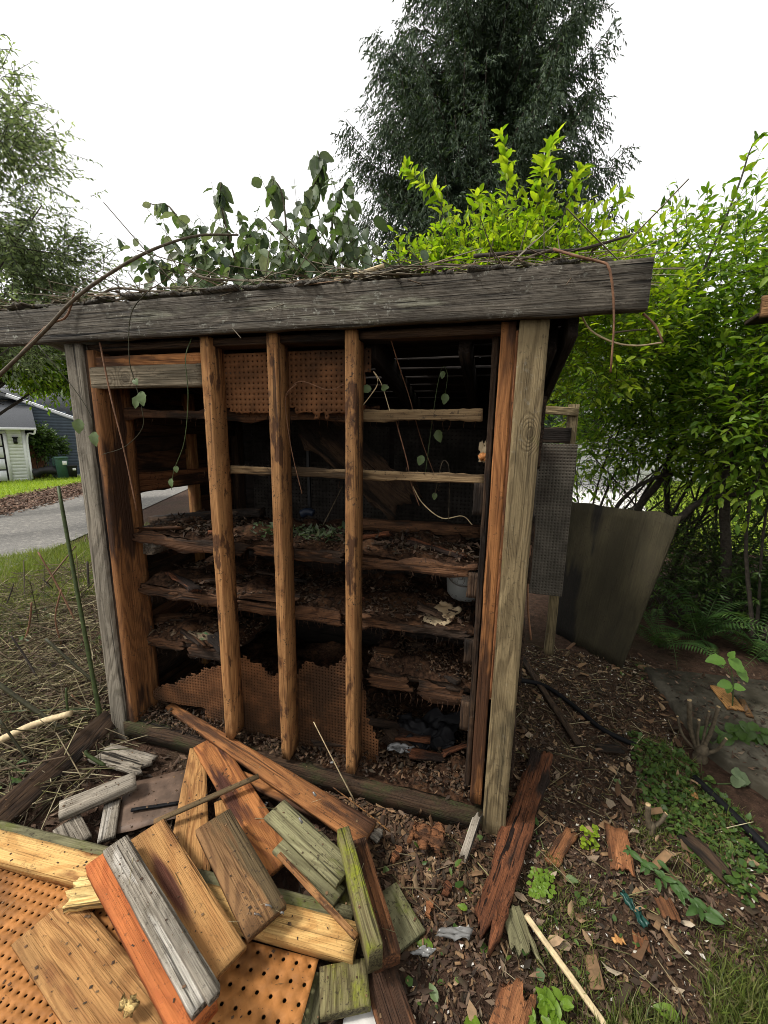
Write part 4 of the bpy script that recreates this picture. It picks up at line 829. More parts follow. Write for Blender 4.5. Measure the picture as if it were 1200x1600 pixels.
lie('bark_slab', 'narrow tan bark flake in front of the blue green strip', (1000, 1452, .02), (1005, 1488, .02), .04, .006, 'rust', 'bark', jag0=.03, jag1=.02, edge=.005)
lie('bark_slab', 'orange bark flake at the soil left of the blue green strip', (962, 1458, .02), (973, 1478, .02), .03, .006, 'tan', 'bark', jag0=.02, jag1=.02, edge=.004)
lie('bark_slab', 'pale brown bark sliver lying beside the ground cover', (1075, 1230, .02), (1090, 1250, .02), .03, .006, 'tan', 'bark', jag0=.02, jag1=.02, edge=.004)
lie('bark_slab', 'dark wood splinter flat on the litter below the hose', (930, 1166, .03), (975, 1170, .03), .05, .01, 'dark_wood', 'bark', jag0=.03, jag1=.03)
lie('bark_slab', 'brown wood fragment with sawn edge under the bark slab', (948, 1345, .02), (958, 1370, .02), .03, .008, 'dark_wood', 'bark', jag0=.03, jag1=.01)
lie('lath', 'long thin dark lath lying behind the right post', (812, 1020, .04), (905, 1162, .03), .035, .014, 'dark_wood')
lie('pale_stick', 'long straight pale stick at the bottom right of the red board', (822, 1428, .05), (965, 1625, .04), .014, .012, M['cane_pale'], 'stick', n=30)
lie('plank_offcut', 'tan board offcut lying on the concrete path slab', (1122, 1072, .065), (1152, 1110, .065), .09, .012, 'tan', jag1=.03)
lie('plank_offcut', 'narrow brown offcut beside the tan one on the path slab', (1160, 1092, .065), (1172, 1118, .065), .03, .015, 'brown')
lie('leaning_splinter', 'grey splinter leaning against the foot of the right post', (748, 1268, .12), (722, 1345, .02), .03, .012, 'grey', 'splinter', jag0=.03, jag1=.03)
cane('black_hose', [G(795, 1060, .03), G(850, 1072, .03), G(900, 1105, .025), G(940, 1140, .02), G(994, 1165, .02)], .014, .014, M['plastic_black'], 'black hose curving over the litter behind the right post', 'hose', jit=0)
cane('black_pipe', [G(1085, 1215, .02), G(1130, 1256, .03), G(1165, 1295, .03), G(1215, 1345, .03)], .017, .017, M['plastic_black'], 'black pipe on the ground cover at the right edge', 'pipe', jit=0)
def stump(label, px, py, stubs, r, hgt):
    b = G(px, py, 0); o = empty('shrub_stump', label, 'stump', tuple(b))
    obj('root_crown', MB().tube([(0, 0, -.05), (.005, 0, hgt*.35), (0, .01, hgt*.55)], r, r*.7, 9, 5, .2).mesh('c', True), M['cane_grey'], o)
    for (x, y, z, rr) in stubs:
        tip = np.array([x, y, z]); s = obj('stub', MB().tube([(0, 0, hgt*.2), tip*[.7, .7, .5], tip], rr*1.2, rr, 8, 4, .1).mesh('s', True), M['cane_grey'], o)
        obj('cut_face', MB().tube([tip, tip+unit(tip-[0, 0, hgt*.2])*.004], rr*.95, rr*.9, 8, 2).mesh('f'), M['pale_end'], s)
stump('many stemmed cut stump at the edge of the path slab', 1092, 1185, [(-.075, .02, .30, .011), (-.035, -.01, .22, .007), (.02, .03, .25, .006), (.05, .02, .29, .009), (.085, -.02, .15, .008), (-.10, .05, .18, .006)], .035, .13)
stump('small two stubbed stump in the litter near the bark slab', 1015, 1298, [(-.02, 0, .12, .011), (.06, .03, .07, .008)], .018, .06)
def sapling(name, label, base, tips, leaves, mat='lf_sprout', cat='sapling', stem='cane_green', r=.004, wr=.75):
    b = np.asarray(base, float); o = empty(name, label, cat, tuple(b))
    for tp in tips: tp = np.asarray(tp, float); obj('stem', MB().tube([(0, 0, 0), (tp-b)*.5+[.01, 0, .02], tp-b], r, r*.5, 6, 5, .05).mesh('s', True), M[stem], o)
    for (p, d, s) in leaves:
        obj('leaf', leaf_mesh('leaf', np.array([np.asarray(p)-b]), np.array([d], float), np.array([(.0, -.6, 1.)])+.3*rnd_dirs(1), s, wr, 'fine', .9+.6*rng.random()), M[mat], o)
def Gd(px, py, ref):                                    # point at the same distance from the camera as ref
    q = ray(px, py); return CAM_POS+q*(np.dot(ref-CAM_POS, AX_F)/np.dot(q, AX_F))
b = G(1143, 1120)
L_ = [(Gd(x, y, b), (dx, -.3, dz), s) for x, y, dx, dz, s in ((1132, 1032, -1, .1, .10), (1128, 1040, -.3, .2, .05), (1138, 1030, .9, -.5, .10), (1150, 1045, .8, -.6, .09), (1142, 1068, -.9, -.1, .075), (1140, 1070, -.2, -.5, .05), (1144, 1072, .9, .1, .06), (1140, 1028, .1, .9, .05))]
sapling('sapling', 'young sapling with round bright leaves on the path slab', b, [Gd(1140, 1030, b)], L_)
b = G(1098, 1175)
L_ = [(Gd(x, y, b), (rng.normal()*.8, -.3, -.5+rng.normal()*.3), .05+.03*rng.random()) for x, y in [(1105+rng.random()*95, 1128+rng.random()*50) for _ in range(34)]]
sapling('sapling', 'arching dark green shoot beside the many stemmed stump', b, [Gd(1150, 1135, b), Gd(1198, 1165, b)], L_, 'lf_shade', r=.006)
b = G(1120, 1225)
L_ = [(Gd(x, y, b), (rng.normal(), -.2, .3), .055) for x, y in ((1142, 1222), (1152, 1215), (1165, 1222), (1180, 1235), (1170, 1245), (1190, 1238), (1160, 1212))]
sapling('sapling', 'low grey leaved seedling below the stump', b, [Gd(1185, 1235, b)], L_, 'lf_hazel', wr=1.0)
b = G(1000, 1330)
pts = [(990+i*15, 1332+i*12) for i in range(9)]
L_ = [(G(x+rng.normal()*6, y+rng.normal()*6, .04), (rng.normal()*.7+.4, -.6, .1+.3*rng.normal()), .03+.025*rng.random()) for x, y in pts for _ in range(3)]
sapling('fallen_shoot', 'fallen leafy green shoot lying across the litter', b, [G(1115, 1440, .03)], L_, 'lf_fern', 'shoot', r=.003, wr=.45)
b = G(922, 1325)
L_ = [(Gd(x, y, b), (rng.normal()*.8, -.4, .2), .022) for x, y in [(908+rng.random()*28, 1290+rng.random()*35) for _ in range(26)]]
sapling('weed', 'small yellow green weed beside the red rotten chunk', b, [Gd(924, 1292, b)], L_, 'lf_bright', 'weed', r=.002)
b = G(845, 1385)
L_ = [(G(x, y, .03), (rng.normal(), rng.normal(), .2), .018) for x, y in [(828+rng.random()*34, 1358+rng.random()*44) for _ in range(60)]]
sapling('weed', 'clump of small green weed right of the red rotten board', b, [G(846, 1370, .04)], L_, 'lf_bush', 'weed', r=.002)
b = G(860, 1590)
L_ = [(G(x, y, .04), (rng.normal(), rng.normal(), .5), .034) for x, y in [(832+rng.random()*50, 1552+rng.random()*50) for _ in range(30)]]
sapling('weed', 'broad leaved weed at the bottom edge right of the red board', b, [G(858, 1570, .05)], L_, 'lf_bush', 'weed', r=.002, wr=.6)
for i, (x, y, s, lab) in enumerate(((676, 1480, .06, 'single green leaf standing in soil right of the lumber pile'), (598, 1360, .045, 'single blue green leaf beside the mossy timber'), (1060, 1590, .07, 'pale green fallen leaf at the bottom edge on the right'), (884, 1372, .05, 'green fallen leaf left of the bark slab'), (735, 1588, .09, 'large grey green fallen leaf at the bottom edge'), (683, 1565, .05, 'pale round fallen leaf below the torn film'), (730, 1420, .04, 'teal leaf scrap left of the red rotten board'), (970, 1225, .045, 'fresh green leaf scrap on the dark litter'))):
    p = G(x, y, .02); o = obj('fallen_leaf', leaf_mesh('leaf', np.array([p]), np.array([(rng.normal(), rng.normal(), .25)]), np.array([(0, -.4, 1.)]), s*.8, .6, 'fine', 1.5), M['lf_bush' if i % 2 == 0 else 'lf_vine']); tag(o, lab, 'leaf')
crumple('torn_film', [G(680, 1462, .03), G(690, 1448, .04), G(740, 1450, .04), G(732, 1470, .03)], M['film'], 'torn clear plastic film lying in the soil', 'plastic film', .009, 12, 5)
crumple('torn_film', [G(640, 1490, .02), G(660, 1478, .03), G(682, 1482, .03), G(670, 1496, .02)], M['film'], 'grey plastic film scrap beside the lumber pile corner', 'plastic film', .007, 10, 6)
crumple('film_strip', [G(968, 1395, .03), G(976, 1392, .03), G(1016, 1446, .03), G(1005, 1450, .02)], plain('teal plastic', (.012, .05, .04), .4), 'blue green plastic strip lying in the soil', 'plastic strip', .015, 10, 7)
crumple('rot_chunk', [G(640, 1310, .05), G(650, 1292, .06), G(695, 1296, .06), G(690, 1330, .03)], M['rust'], 'flat crumbly orange wood chunk in front of the sill', 'wood chunk', .022, 14, 9, .02)
for i, (x, y, w_, lab) in enumerate(((620, 1330, .05, 'brown block of rotten wood right of the mossy timber'), (672, 1415, .04, 'upright orange splinter in the soil below the post'), (608, 1395, .05, 'dark crumbling chip beside the pile'), (700, 1385, .035, 'round brown crumb of bark left of the red board'), (590, 1300, .04, 'weathered chip leaning in front of the sill'), (640, 1232, .03, 'pale splinter resting on the sill crumbs'))):
    a_ = rng.random()*6.28; o = lie('wood_chunk', lab, (x-7, y-4, .035), (x+7, y+6, .03), w_, .02, ('rust', 'rust', 'dark_wood', 'rot', 'grey', 'cream')[i], 'wood chunk', rot=.015, edge=.006, jag0=.02, jag1=.02)

# ================================================================== THE LUMBER PILE (lowest first)
def sheet_on_ground(name, label, o_px, ax_px, nx, ny, pitch, hr, h, keep=lambda i, j: True, seed=0):
    """hardboard: upper right corner at o_px, upper edge running towards ax_px"""
    a = G(*o_px, h); b_ = G(*ax_px, h); X = unit(a-b_); Z = np.array([0, 0, 1.]); Y_ = np.cross(Z, X)
    c = a-X*nx*pitch/2-Y_*ny*pitch/2
    o = pegboard(name, pegboard_mesh(nx, ny, pitch, hr, keep, bend=lambda x, y: .006*mnoise.noise(Vector((x*3, y*3, seed)))), mat4(X, Y_, Z, c), M['peg'], None, .005); return tag(o, label, 'pegboard')
sheet_on_ground('pegboard_sheet', 'large tan pegboard sheet at the lower left corner of the pile', (330, 1455), (0, 1352), 44, 30, .0262, .0045, .045)
sheet_on_ground('pegboard_sheet', 'tan pegboard piece with wide hole spacing beside the light timber end', (498, 1500), (330, 1455), 12, 14, .041, .0058, .06, seed=4)
lie('mud_panel', 'muddy brown panel lying flat at the back of the pile', (183, 1262, .03), (296, 1233, .04), .25, .008, M['muddy'], 'panel', edge=.004, jag0=.02, jag1=.02)
lie('grey_board', 'split pale grey board at the foot of the left post', (152, 1172, .05), (236, 1196, .05), .11, .018, 'grey', jag0=.05, jag1=.06, edge=.005)
lie('grey_board', 'short upright grey slat behind the green grey timber', (176, 1250, .05), (166, 1310, .05), .058, .018, 'grey', edge=.001)
lie('grey_board', 'small silver board end poking out above the green grey timber', (104, 1284, .06), (122, 1318, .05), .09, .02, 'grey', edge=.001)
lie('dark_stick', 'dark wet stick on the muddy panel', (205, 1264, .05), (285, 1252, .05), .012, .01, 'plastic_black', 'stick')
lie('grey_board', 'thick silver grey weathered board lying over the grey slat', (92, 1262, .10), (212, 1214, .10), .075, .038, 'grey', edge=.001, n=14)
lie('dark_plank', 'dark brown plank on edge leaning at the foot of the left post', (176, 1119, .10), (-30, 1302, .10), .10, .024, 'dark_wood', up=(.55, -.75, .45), edge=.0008)
lie('tan_plank', 'light tan plank standing behind the swirled red plank', (309, 1166, .06), (292, 1378, .09), .07, .018, 'tan', w1=.145, bow=.01)
lie('tan_plank', 'narrow tan plank edge beside the swirled red plank', (345, 1250, .06), (352, 1300, .06), .05, .02, 'tan')
lie('red_plank', 'swirled red brown cedar plank in the middle of the pile', (322, 1157, .12), (440, 1350, .11), .115, .02, 'red', tilt=4)
lie('orange_plank', 'lower split half of the long orange plank', (362, 1205, .10), (560, 1290, .09), .045, .02, 'stud_orange', w1=.07, jag0=.10, edge=.001)
lie('orange_plank', 'long orange plank tapering up toward the first stud', (264, 1101, .16), (576, 1302, .12), .04, .025, 'stud_orange', w1=.105, edge=.001, tilt=6, n=34)
lie('green_board', 'green grey board end under the right side of the pile', (598, 1392, .04), (642, 1470, .04), .11, .018, 'grey_green', edge=.001)
lie('green_board', 'thin dark green board under the pegboard piece corner', (492, 1518, .03), (474, 1610, .03), .07, .02, 'grey_green')
lie('green_board', 'short upright green board under the thin stick', (502, 1345, .08), (540, 1440, .08), .11, .02, 'moss')
lie('white_board', 'white painted board fragment at the bottom edge', (545, 1565, .03), (605, 1640, .03), .14, .012, 'white_panel', 'board', jag0=.05, edge=.008)
lie('brown_board', 'red brown smooth board running off the bottom edge beside the white fragment', (592, 1512, .06), (634, 1640, .05), .095, .02, 'rust', edge=.0008)
lie('mossy_block', 'short board with yellow green moss beside the pegboard piece', (536, 1503, .08), (540, 1577, .08), .135, .03, 'moss', edge=.001)
lie('green_timber', 'long green grey timber lying behind the light timber', (-25, 1289, .095), (550, 1433, .10), .06, .035, 'grey_green', n=36, edge=.001)
lie('light_timber', 'long light cream timber across the front of the pile', (-25, 1311, .10), (557, 1467, .11), .085, .045, 'cream', n=36, edge=.001)
lie('green_board', 'second green board half hidden below the upper green board', (436, 1318, .125), (530, 1400, .12), .06, .02, 'grey_green')
lie('green_board', 'upper broad green grey board sloping right toward the mossy timber', (429, 1262, .17), (540, 1364, .16), .095, .02, 'grey_green', edge=.0008)
lie('brown_timber', 'orange brown timber with a dark sawn end beside the mossy timber', (556, 1312, .13), (606, 1492, .14), .075, .05, 'rust', edge=.001)
lie('mossy_timber', 'green mossy timber standing on edge at the right of the pile', (536, 1293, .21), (587, 1478, .21), .042, .09, 'moss', edge=.001)
lie('thin_stick', 'thin tan stick lying across the green boards', (436, 1333, .175), (557, 1462, .17), .016, .012, 'stud', 'stick', edge=.001)
lie('thin_lath', 'narrow brown lath lying across the swirled red plank', (240, 1283, .13), (404, 1211, .17), .022, .010, 'brown', 'lath', edge=.001)
bb = lie('brown_board', 'muddy brown board with bent nails on top of the light timber', (333, 1279, .20), (418, 1437, .18), .125, .026, 'brown', edge=.001)
for x, y in ((425, 1418), (408, 1432), (443, 1428)):
    p = G(x, y, .183); q = p+np.array([rng.normal()*.01, -.01, .018]); lm = MB().tube([p, (p+q)/2+[.004, 0, .004], q], .0022, .003, 6, 3).mesh('nail')
    nl = obj('nail', lm, M['film'], bb); nl.matrix_parent_inverse = bb.matrix_world.inverted()
lie('tan_plank', 'broad tan plank with strong grain on the pegboard sheet', (70, 1432, .075), (228, 1640, .07), .165, .018, 'tan', edge=.0008, n=24)
lie('splintered_board', 'freshly splintered yellow board end under the orange plank', (185, 1382, .12), (104, 1392, .11), .085, .03, 'splinter', jag1=.05, edge=.004, m=16)
lie('tan_plank', 'broad tan plank with a dark purple brown heart streak', (226, 1298, .16), (350, 1512, .15), .135, .02, 'tan_knot', edge=.001, n=24)
lie('orange_board', 'bright orange red board with pale side at the front of the pile', (160, 1334, .20), (310, 1592, .20), .095, .045, 'orange', edge=.001, n=24)
lie('grey_batten', 'silver grey weathered board lying on the bright orange board', (180, 1316, .225), (322, 1560, .225), .072, .024, 'grey', edge=.001, n=24)
lie('grey_batten', 'raised silver ridge strip along the weathered board', (190, 1312, .245), (334, 1555, .245), .030, .022, 'grey', edge=.0008, n=24, chamfer=.007)
o = crumple('yellow_chip', [G(190, 1575, .10), G(195, 1560, .11), G(212, 1564, .11), G(208, 1585, .10)], M['splinter'], 'small pale yellow chip against the orange board near the bottom edge', 'wood chunk', .015, 8, 12, .01)
for (a, b_, m_, lab) in (((490, 1128), (553, 1250), 'cane_pale', 'thin pale straw stalk leaning on the sill left of the third stud'), ((487, 1135), (500, 1190), 'cane_pale', 'short straw stalk behind the long one at the sill'), ((520, 1230), (610, 1300), 'stud', 'pale splinter strip in front of the sill')):
    p0 = G(b_[0], b_[1], .02); p1 = Gd(a[0], a[1], p0); cane('straw_stalk', [p0, (p0+p1)/2+[.003, 0, .004], p1], .003, .002, M[m_], lab, 'stalk')

# canes standing left of the shed
def stake(a, b_, r, m_, lab, h0=0., back=None, **k):
    p0 = G(*a, h0); p1 = Gd(b_[0], b_[1], p0) if back is None else at(*b_, y=back); r = r*1.3; p0 = p0+[0, 0, .01]; p1 = p1+[0, 0, .02]; cane('cut_cane', [p0, p0*.5+p1*.5+rng.normal(size=3)*.012, p1], r, r*.8, M[m_], lab, 'cane', group='cut canes left of the shed', **k)
stake((162, 1150), (92, 766), .0085, 'cane_green', 'tall thick dark green cane standing in front of the left post')
stake((118, 1155), (-10, 1068), .010, 'cane', 'thick dark cane sloping down from the left edge')
stake((-10, 1165), (112, 1120), .013, 'cane_pale', 'pale peeled stick lying left of the dark plank', .08)
stake((170, 1085), (72, 1003), .008, 'cane', 'grey green cane leaning toward the left post')
stake((66, 1075), (18, 998), .005, 'bark', 'thin dark twig in the cut stems above the thick dark cane')
stake((122, 980), (60, 866), .006, 'cane_red', 'brown cane rising behind the tall green cane')
stake((96, 1010), (96, 925), .005, 'cane_red', 'upright red brown stub behind the tall green cane')
stake((38, 1008), (50, 945), .006, 'cane_red', 'dark red forked stub in the stems')
stake((5, 958), (22, 915), .005, 'bark', 'short dark twig near the left edge at the grass')
stake((110, 1135), (104, 1080), .005, 'cane_green', 'short upright green stub behind the dark plank')
stake((134, 1120), (112, 1090), .004, 'cane_red', 'short brown stub beside the green stub')
stake((55, 1205), (0, 1130), .005, 'cane', 'thin green brown stem bending down at the left edge')
stake((86, 930), (68, 908), .006, 'bark', 'short black stub in the verge grass')
stake((140, 930), (137, 880), .009, 'bark', 'dark stub against the left post outer edge')
stake((0, 1115), (160, 1112), .004, 'cane_green', 'straight yellow green stem lying level across the cut stems', .06)
stake((165, 1200), (135, 1178), .007, 'cane_green', 'short bright green stem under the dark plank', .03)

# ================================================================== TREES, SHRUBS, FERNS
def shrub(name, label, cat, bases, ells, ntwig, per, Ls, wr, mat, twigL=.28, r=.018, nst=10, up=.5, kind='leaf', droop=.15, clusters=None, crown='crown', bark='bark', group=None, spread=.9, shell=.45, twig_r=.0022):
    o = empty(name, label, cat, tuple(np.asarray(bases[0], float)), group); org = np.asarray(bases[0], float)
    mb = MB(); wts = np.array([e[2] for e in ells], float); wts /= wts.sum()
    for k in range(nst):
        b_ = np.asarray(bases[k % len(bases)], float); e = ells[rng.choice(len(ells), p=wts)]; tip, _ = in_ellipsoid(1, e[0], np.asarray(e[1])*.9, .5); tip = tip[0]
        mid = b_*.5+tip*.5+np.array([rng.normal()*.15, rng.normal()*.15, .12]); mb.tube([b_-org, (b_*.75+mid*.25)-org+rng.normal(size=3)*.03, mid-org, tip-org], r*(.7+.5*rng.random()), r*.18, 6, 5, .1)
        for q in range(3):
            t0 = mid*(.3+.2*q)+tip*(.7-.2*q); t1 = t0+rnd_dirs(1)[0]*np.asarray(e[1])*.5+[0, 0, .1]; mb.tube([t0-org, (t0+t1)/2-org+rng.normal(size=3)*.03, t1-org], r*.3, r*.1, 5, 3)
    S = []; D = []
    for e, wgt in zip(ells, wts):
        n = int(ntwig*wgt); c = np.asarray(e[0], float); rr = np.asarray(e[1], float)
        if clusters:
            cc, _ = in_ellipsoid(clusters, c, rr*.92, shell); pick = rng.integers(0, clusters, n); p = cc[pick]+rng.normal(size=(n, 3))*rr*.13
        else: p, _ = in_ellipsoid(n, c, rr, shell)
        v = nrm((p-c)/rr); S.append(p); D.append(v+np.array([0, 0, up])+.55*rng.normal(size=(n, 3)))
    S = np.concatenate(S); D = nrm(np.concatenate(D)); Ln = twigL*(.5+.8*rng.random(len(S)))
    twig_tubes(mb, S-org, D, Ln, twig_r)
    obj('branches', mb.mesh('branches'), M[bark], o)['kind'] = 'stuff'
    O_, LD, N_, L = twig_sprays(S-org, D, Ln, per, Ls, wr, spread, droop, kind)
    f = obj(crown, leaf_mesh(crown, O_, LD, N_, L, wr, kind, 1.0), M[mat], o); f['kind'] = 'stuff'
    return o
# bright shrub right behind the roof
shrub('bright_shrub', 'sunlit yellow green leafed shrub rising behind the shed roof', 'shrub', [(-.3, 1.75, 0), (.1, 1.8, 0), (-.6, 1.85, 0)],
      [((-.25, 1.85, 2.4), (.75, .35, .5), 5), ((.45, 2.0, 2.35), (.5, .4, .55), 3), ((-.75, 1.8, 2.45), (.35, .3, .4), 1.6), ((-.15, 1.9, 2.72), (.62, .3, .36), 2.2)], 2500, 7, .075, .45, 'lf_bright', .26, .016, 12, .9)
for (px_, py_, x0, lab) in ((785, 215, 790, 'tall bright shoot of the shrub, nearly the highest above the roof'), ):
    pass
def shoot(label, pts, n, Ls, mat='lf_bright', wr=.42, r=.008):
    P = smooth_line(pts, 8); o = empty('leafy_shoot', label, 'shoot', tuple(P[0]), 'upright leafy shoots behind the roof'); b_ = P[0]
    obj('stem', MB().tube(P-b_, r, r*.3, 6, 1).mesh('stem', True), M['cane'], o)
    u = np.linspace(.15, 1, n); idx = u*(len(P)-1); i0 = np.minimum(idx.astype(int), len(P)-2); q = P[i0]+(P[i0+1]-P[i0])*(idx-i0)[:, None]; T = nrm(P[i0+1]-P[i0])
    ang = np.arange(n)*2.4+rng.random(n)*.6; a = nrm(np.cross(T, [0.3, 1, .2])); c = np.cross(T, a); side = a*np.cos(ang)[:, None]+c*np.sin(ang)[:, None]
    D = side*.85+T*.5+.3*rng.normal(size=(n, 3)); N = T*.8+[0, 0, .3]+.45*rng.normal(size=(n, 3)); L = Ls*(.75+.4*rng.random(n))*np.minimum(1, 1.25-.6*u)
    f = obj('foliage', leaf_mesh('f', q-b_, D, N, L, wr, 'fine', .6+.8*rng.random(n)), M[mat], o); f['kind'] = 'stuff'
shoot('leafy bright shoot left of centre, leaning left above the roof', [(-.62, 1.75, 2.1), Y(690, 330, 1.75), Y(655, 285, 1.75), Y(632, 258, 1.75)], 56, .10)
shoot('leafy bright shoot, second from the left above the roof', [(-.5, 1.75, 2.1), Y(735, 350, 1.75), Y(748, 300, 1.75)], 28, .11)
shoot('tallest bright leafy shoot above the roof in front of the cedar', [(-.3, 1.75, 2.1), Y(790, 320, 1.75), Y(792, 260, 1.75), Y(782, 207, 1.75)], 52, .105)
shoot('tall bright shoot with large leaves right of the tallest one', [(-.1, 1.75, 2.1), Y(840, 320, 1.75), Y(850, 260, 1.75), Y(868, 212, 1.75)], 50, .115)
shoot('bright shoot leaning right in front of the cedar edge', [(.0, 1.75, 2.1), Y(880, 340, 1.75), Y(895, 290, 1.75), Y(910, 262, 1.75)], 44, .10)
shoot('bright shoot at the right end above the header beam', [(.2, 1.75, 2.1), Y(945, 350, 1.75), Y(985, 300, 1.75)], 30, .085)
shoot('thin leafy shoot against the sky at the right edge', [(1.15, 2.2, 2.6), Y(1150, 300, 2.2), Y(1172, 235, 2.2), Y(1190, 212, 2.2)], 18, .08, 'lf_bush')
# wilting large leaved branches on the left of the roof
shrub('wilting_branch_heap', 'grey green wilting large leaved branches heaped on the roof left of centre', 'branches', [(-1.5, 1.05, 1.9)],
      [((-1.75, 1.0, 2.45), (.62, .22, .30), 4), ((-1.2, 1.0, 2.45), (.40, .22, .30), 3.5), ((-1.0, 1.0, 2.25), (.30, .2, .2), 1.5)], 340, 5, .088, .66, 'lf_hazel', .3, .01, 14, .3, 'fine', 1.1, bark='cane_grey')
def hazel(label, pts, n, Ls):
    P = smooth_line(pts, 8); o = empty('wilting_shoot', label, 'shoot', tuple(P[0]), 'wilting shoots on the roof'); b_ = P[0]
    obj('stem', MB().tube(P-b_, .007, .003, 6, 1).mesh('stem', True), M['cane_grey'], o)
    k = rng.integers(int(len(P)*.35), len(P), n); D = rng.normal(size=(n, 3))*.5+[0, 0, -1.]; f = obj('foliage', leaf_mesh('f', P[k]-b_, D, rnd_dirs(n)+[0, -.8, .3], Ls*(.6+.6*rng.random(n)), .66, 'fine', 1.0+rng.random(n)), M['lf_hazel'], o); f['kind'] = 'stuff'
hazel('tallest wilting shoot with drooping leaves against the sky', [(-1.25, 1.0, 2.0), Y(480, 340, 1.0), Y(500, 270, 1.0), Y(497, 236, 1.0)], 30, .10)
hazel('wilting shoot with drooping leaves right of the tallest one', [(-1.15, 1.0, 2.0), Y(520, 340, 1.0), Y(540, 285, 1.0)], 16, .09)
hazel('wilting shoot standing mid left on the roof', [(-1.6, 1.0, 2.0), Y(350, 340, 1.0), Y(345, 285, 1.0)], 20, .09)
hazel('thin wilting shoot with few leaves leaning left', [(-1.8, 1.0, 2.0), Y(280, 345, 1.0), Y(235, 318, 1.0)], 14, .07)
hazel('small wilting shoot between the two tall ones', [(-1.4, 1.0, 2.0), Y(445, 330, 1.0), Y(425, 275, 1.0)], 9, .11)
# leaf scraps and moss on the roof edge
P = np.column_stack([-2.3+2.45*rng.random(900), -.03+.2*rng.random(900), np.full(900, 2.095)+.03*rng.random(900)])
o = obj('roof_edge_litter', leaf_mesh('l', P, rng.normal(size=(900, 3))*[1, 1, .3], np.array([0, 0, 1.])+.5*rnd_dirs(900), .05*(.3+rng.random(900)), .4, 'diamond'), islandmat('roof litter', [(.10, .08, .055), (.2, .17, .12), (.13, .15, .06), (.30, .28, .22), (.06, .05, .04)])); tag(o, 'dry leaves and moss along the top of the header beam', 'litter', kind='stuff')
def roof_mat():
    nx, ny = 150, 8; V = []
    for jj in range(ny+1):
        for ii in range(nx+1):
            x = -2.36+2.46*ii/nx; y = -.034+.20*jj/ny; V.append((x, y, 2.080+.030*max(-.3, .25+nz(x, y, 1, 3.5)*.9+.5*nz(x, y, 2, 14)+.3*nz(x, y, 3, 40))*(min(1, jj/2.0) if jj < 2 else 1)))
    a = np.array([jj*(nx+1)+ii for jj in range(ny) for ii in range(nx)]); o = obj('roof_moss', make_mesh('m', V, np.stack([a, a+1, a+nx+2, a+nx+1], 1)), plain('moss and rotted shingle mat', (.12, .10, .06), .95, .6, 50, 1.0, .1, dirt=(.13, .14, .03), dirt_amt=.45)); tag(o, 'mat of moss and rotted shingle on top of the header beam', 'moss', kind='stuff')
roof_mat()
n = 620; P = np.column_stack([-2.35+2.55*rng.random(n), -.03+.25*rng.random(n), 2.10+.035*rng.random(n)])
o = obj('roof_edge_twigs', leaf_mesh('t', P, np.column_stack([rng.normal(size=n)*1.2, rng.normal(size=n)*.5, rng.normal(size=n)*.12+.04]), rnd_dirs(n), .10+.25*rng.random(n)**2, .012, 'straw', 1, .004), islandmat('roof twig', [(.16, .13, .09), (.30, .26, .19), (.09, .07, .05), (.20, .12, .07)])); tag(o, 'dry twigs tangled along the top of the header beam', 'twigs', kind='stuff')
# right hand shrubs
BIG = shrub('large_shrub', 'large leafy green shrub filling the right side behind the shed', 'shrub', [(1.3, 3.1, 0), (1.0, 3.0, 0), (1.7, 3.3, 0), (.8, 3.3, 0)],
      [((1.7, 2.9, 2.15), (1.0, .6, .75), 5), ((.9, 2.9, 2.35), (.6, .6, .6), 3), ((2.3, 2.7, 2.1), (.7, .6, .9), 3), ((1.4, 2.5, 2.75), (.8, .6, .45), 2.6), ((1.3, 2.9, 1.6), (.7, .5, .35), 1.8), ((.72, 2.9, 1.55), (.3, .4, .45), .7), ((2.3, 2.8, 1.35), (.7, .5, .45), 1.6), ((2.2, 2.7, 2.75), (.7, .5, .5), 2)], 4000, 7, .085, .42, 'lf_bush', .3, .022, 18, .35)
shrub('dense_shrub', 'darker dense shrub low behind the plywood sheet', 'shrub', [(1.6, 4.0, 0), (2.4, 3.8, 0), (.9, 4.2, 0)],
      [((2.6, 3.9, 1.9), (.9, .5, .6), 3), ((1.6, 4.0, 2.3), (.7, .5, .4), 1.3), ((3.2, 3.6, 1.5), (.8, .5, .9), 2)], 1300, 6, .08, .5, 'lf_bush', .3, .02, 11, .2)
shrub('near_shrub', 'leafy shrub branches reaching in at the right edge with larger leaves', 'shrub', [(1.9, 2.1, 0)],
      [((1.75, 2.1, 1.75), (.55, .3, .55), 3), ((1.95, 2.0, 2.4), (.45, .3, .5), 2), ((2.7, .9, 1.9), (.8, 1.1, 1.2), 6), ((2.9, -.6, 1.8), (.8, .9, 1.3), 4)], 1600, 6, .10, .45, 'lf_bush', .3, .02, 10, .1)  # last two ellipsoids, out of view, are added to shade the right ground
shrub('low_undergrowth', 'dark undergrowth between the plywood sheet and the ferns', 'undergrowth', [(1.5, 2.5, 0)],
      [((1.5, 2.7, .40), (.6, .45, .38), 3), ((2.3, 2.5, .45), (.7, .5, .4), 3), ((2.0, 3.3, .55), (1.0, .4, .5), 3)], 2300, 6, .055, .35, 'lf_shade', .2, .008, 14, .4)
def thicket():
    n = 900; S = np.column_stack([.5+2.4*rng.random(n), 2.6+.8*rng.random(n), .7+1.3*rng.random(n)]); D = nrm(rng.normal(size=(n, 3))+[0, 0, .5]); mb = MB(); twig_tubes(mb, S-np.array(BIG.location), D, .2+.45*rng.random(n), .0028); o = obj('twigs', mb.mesh('twigs'), M['bark'], BIG); o['kind'] = 'stuff'
thicket()
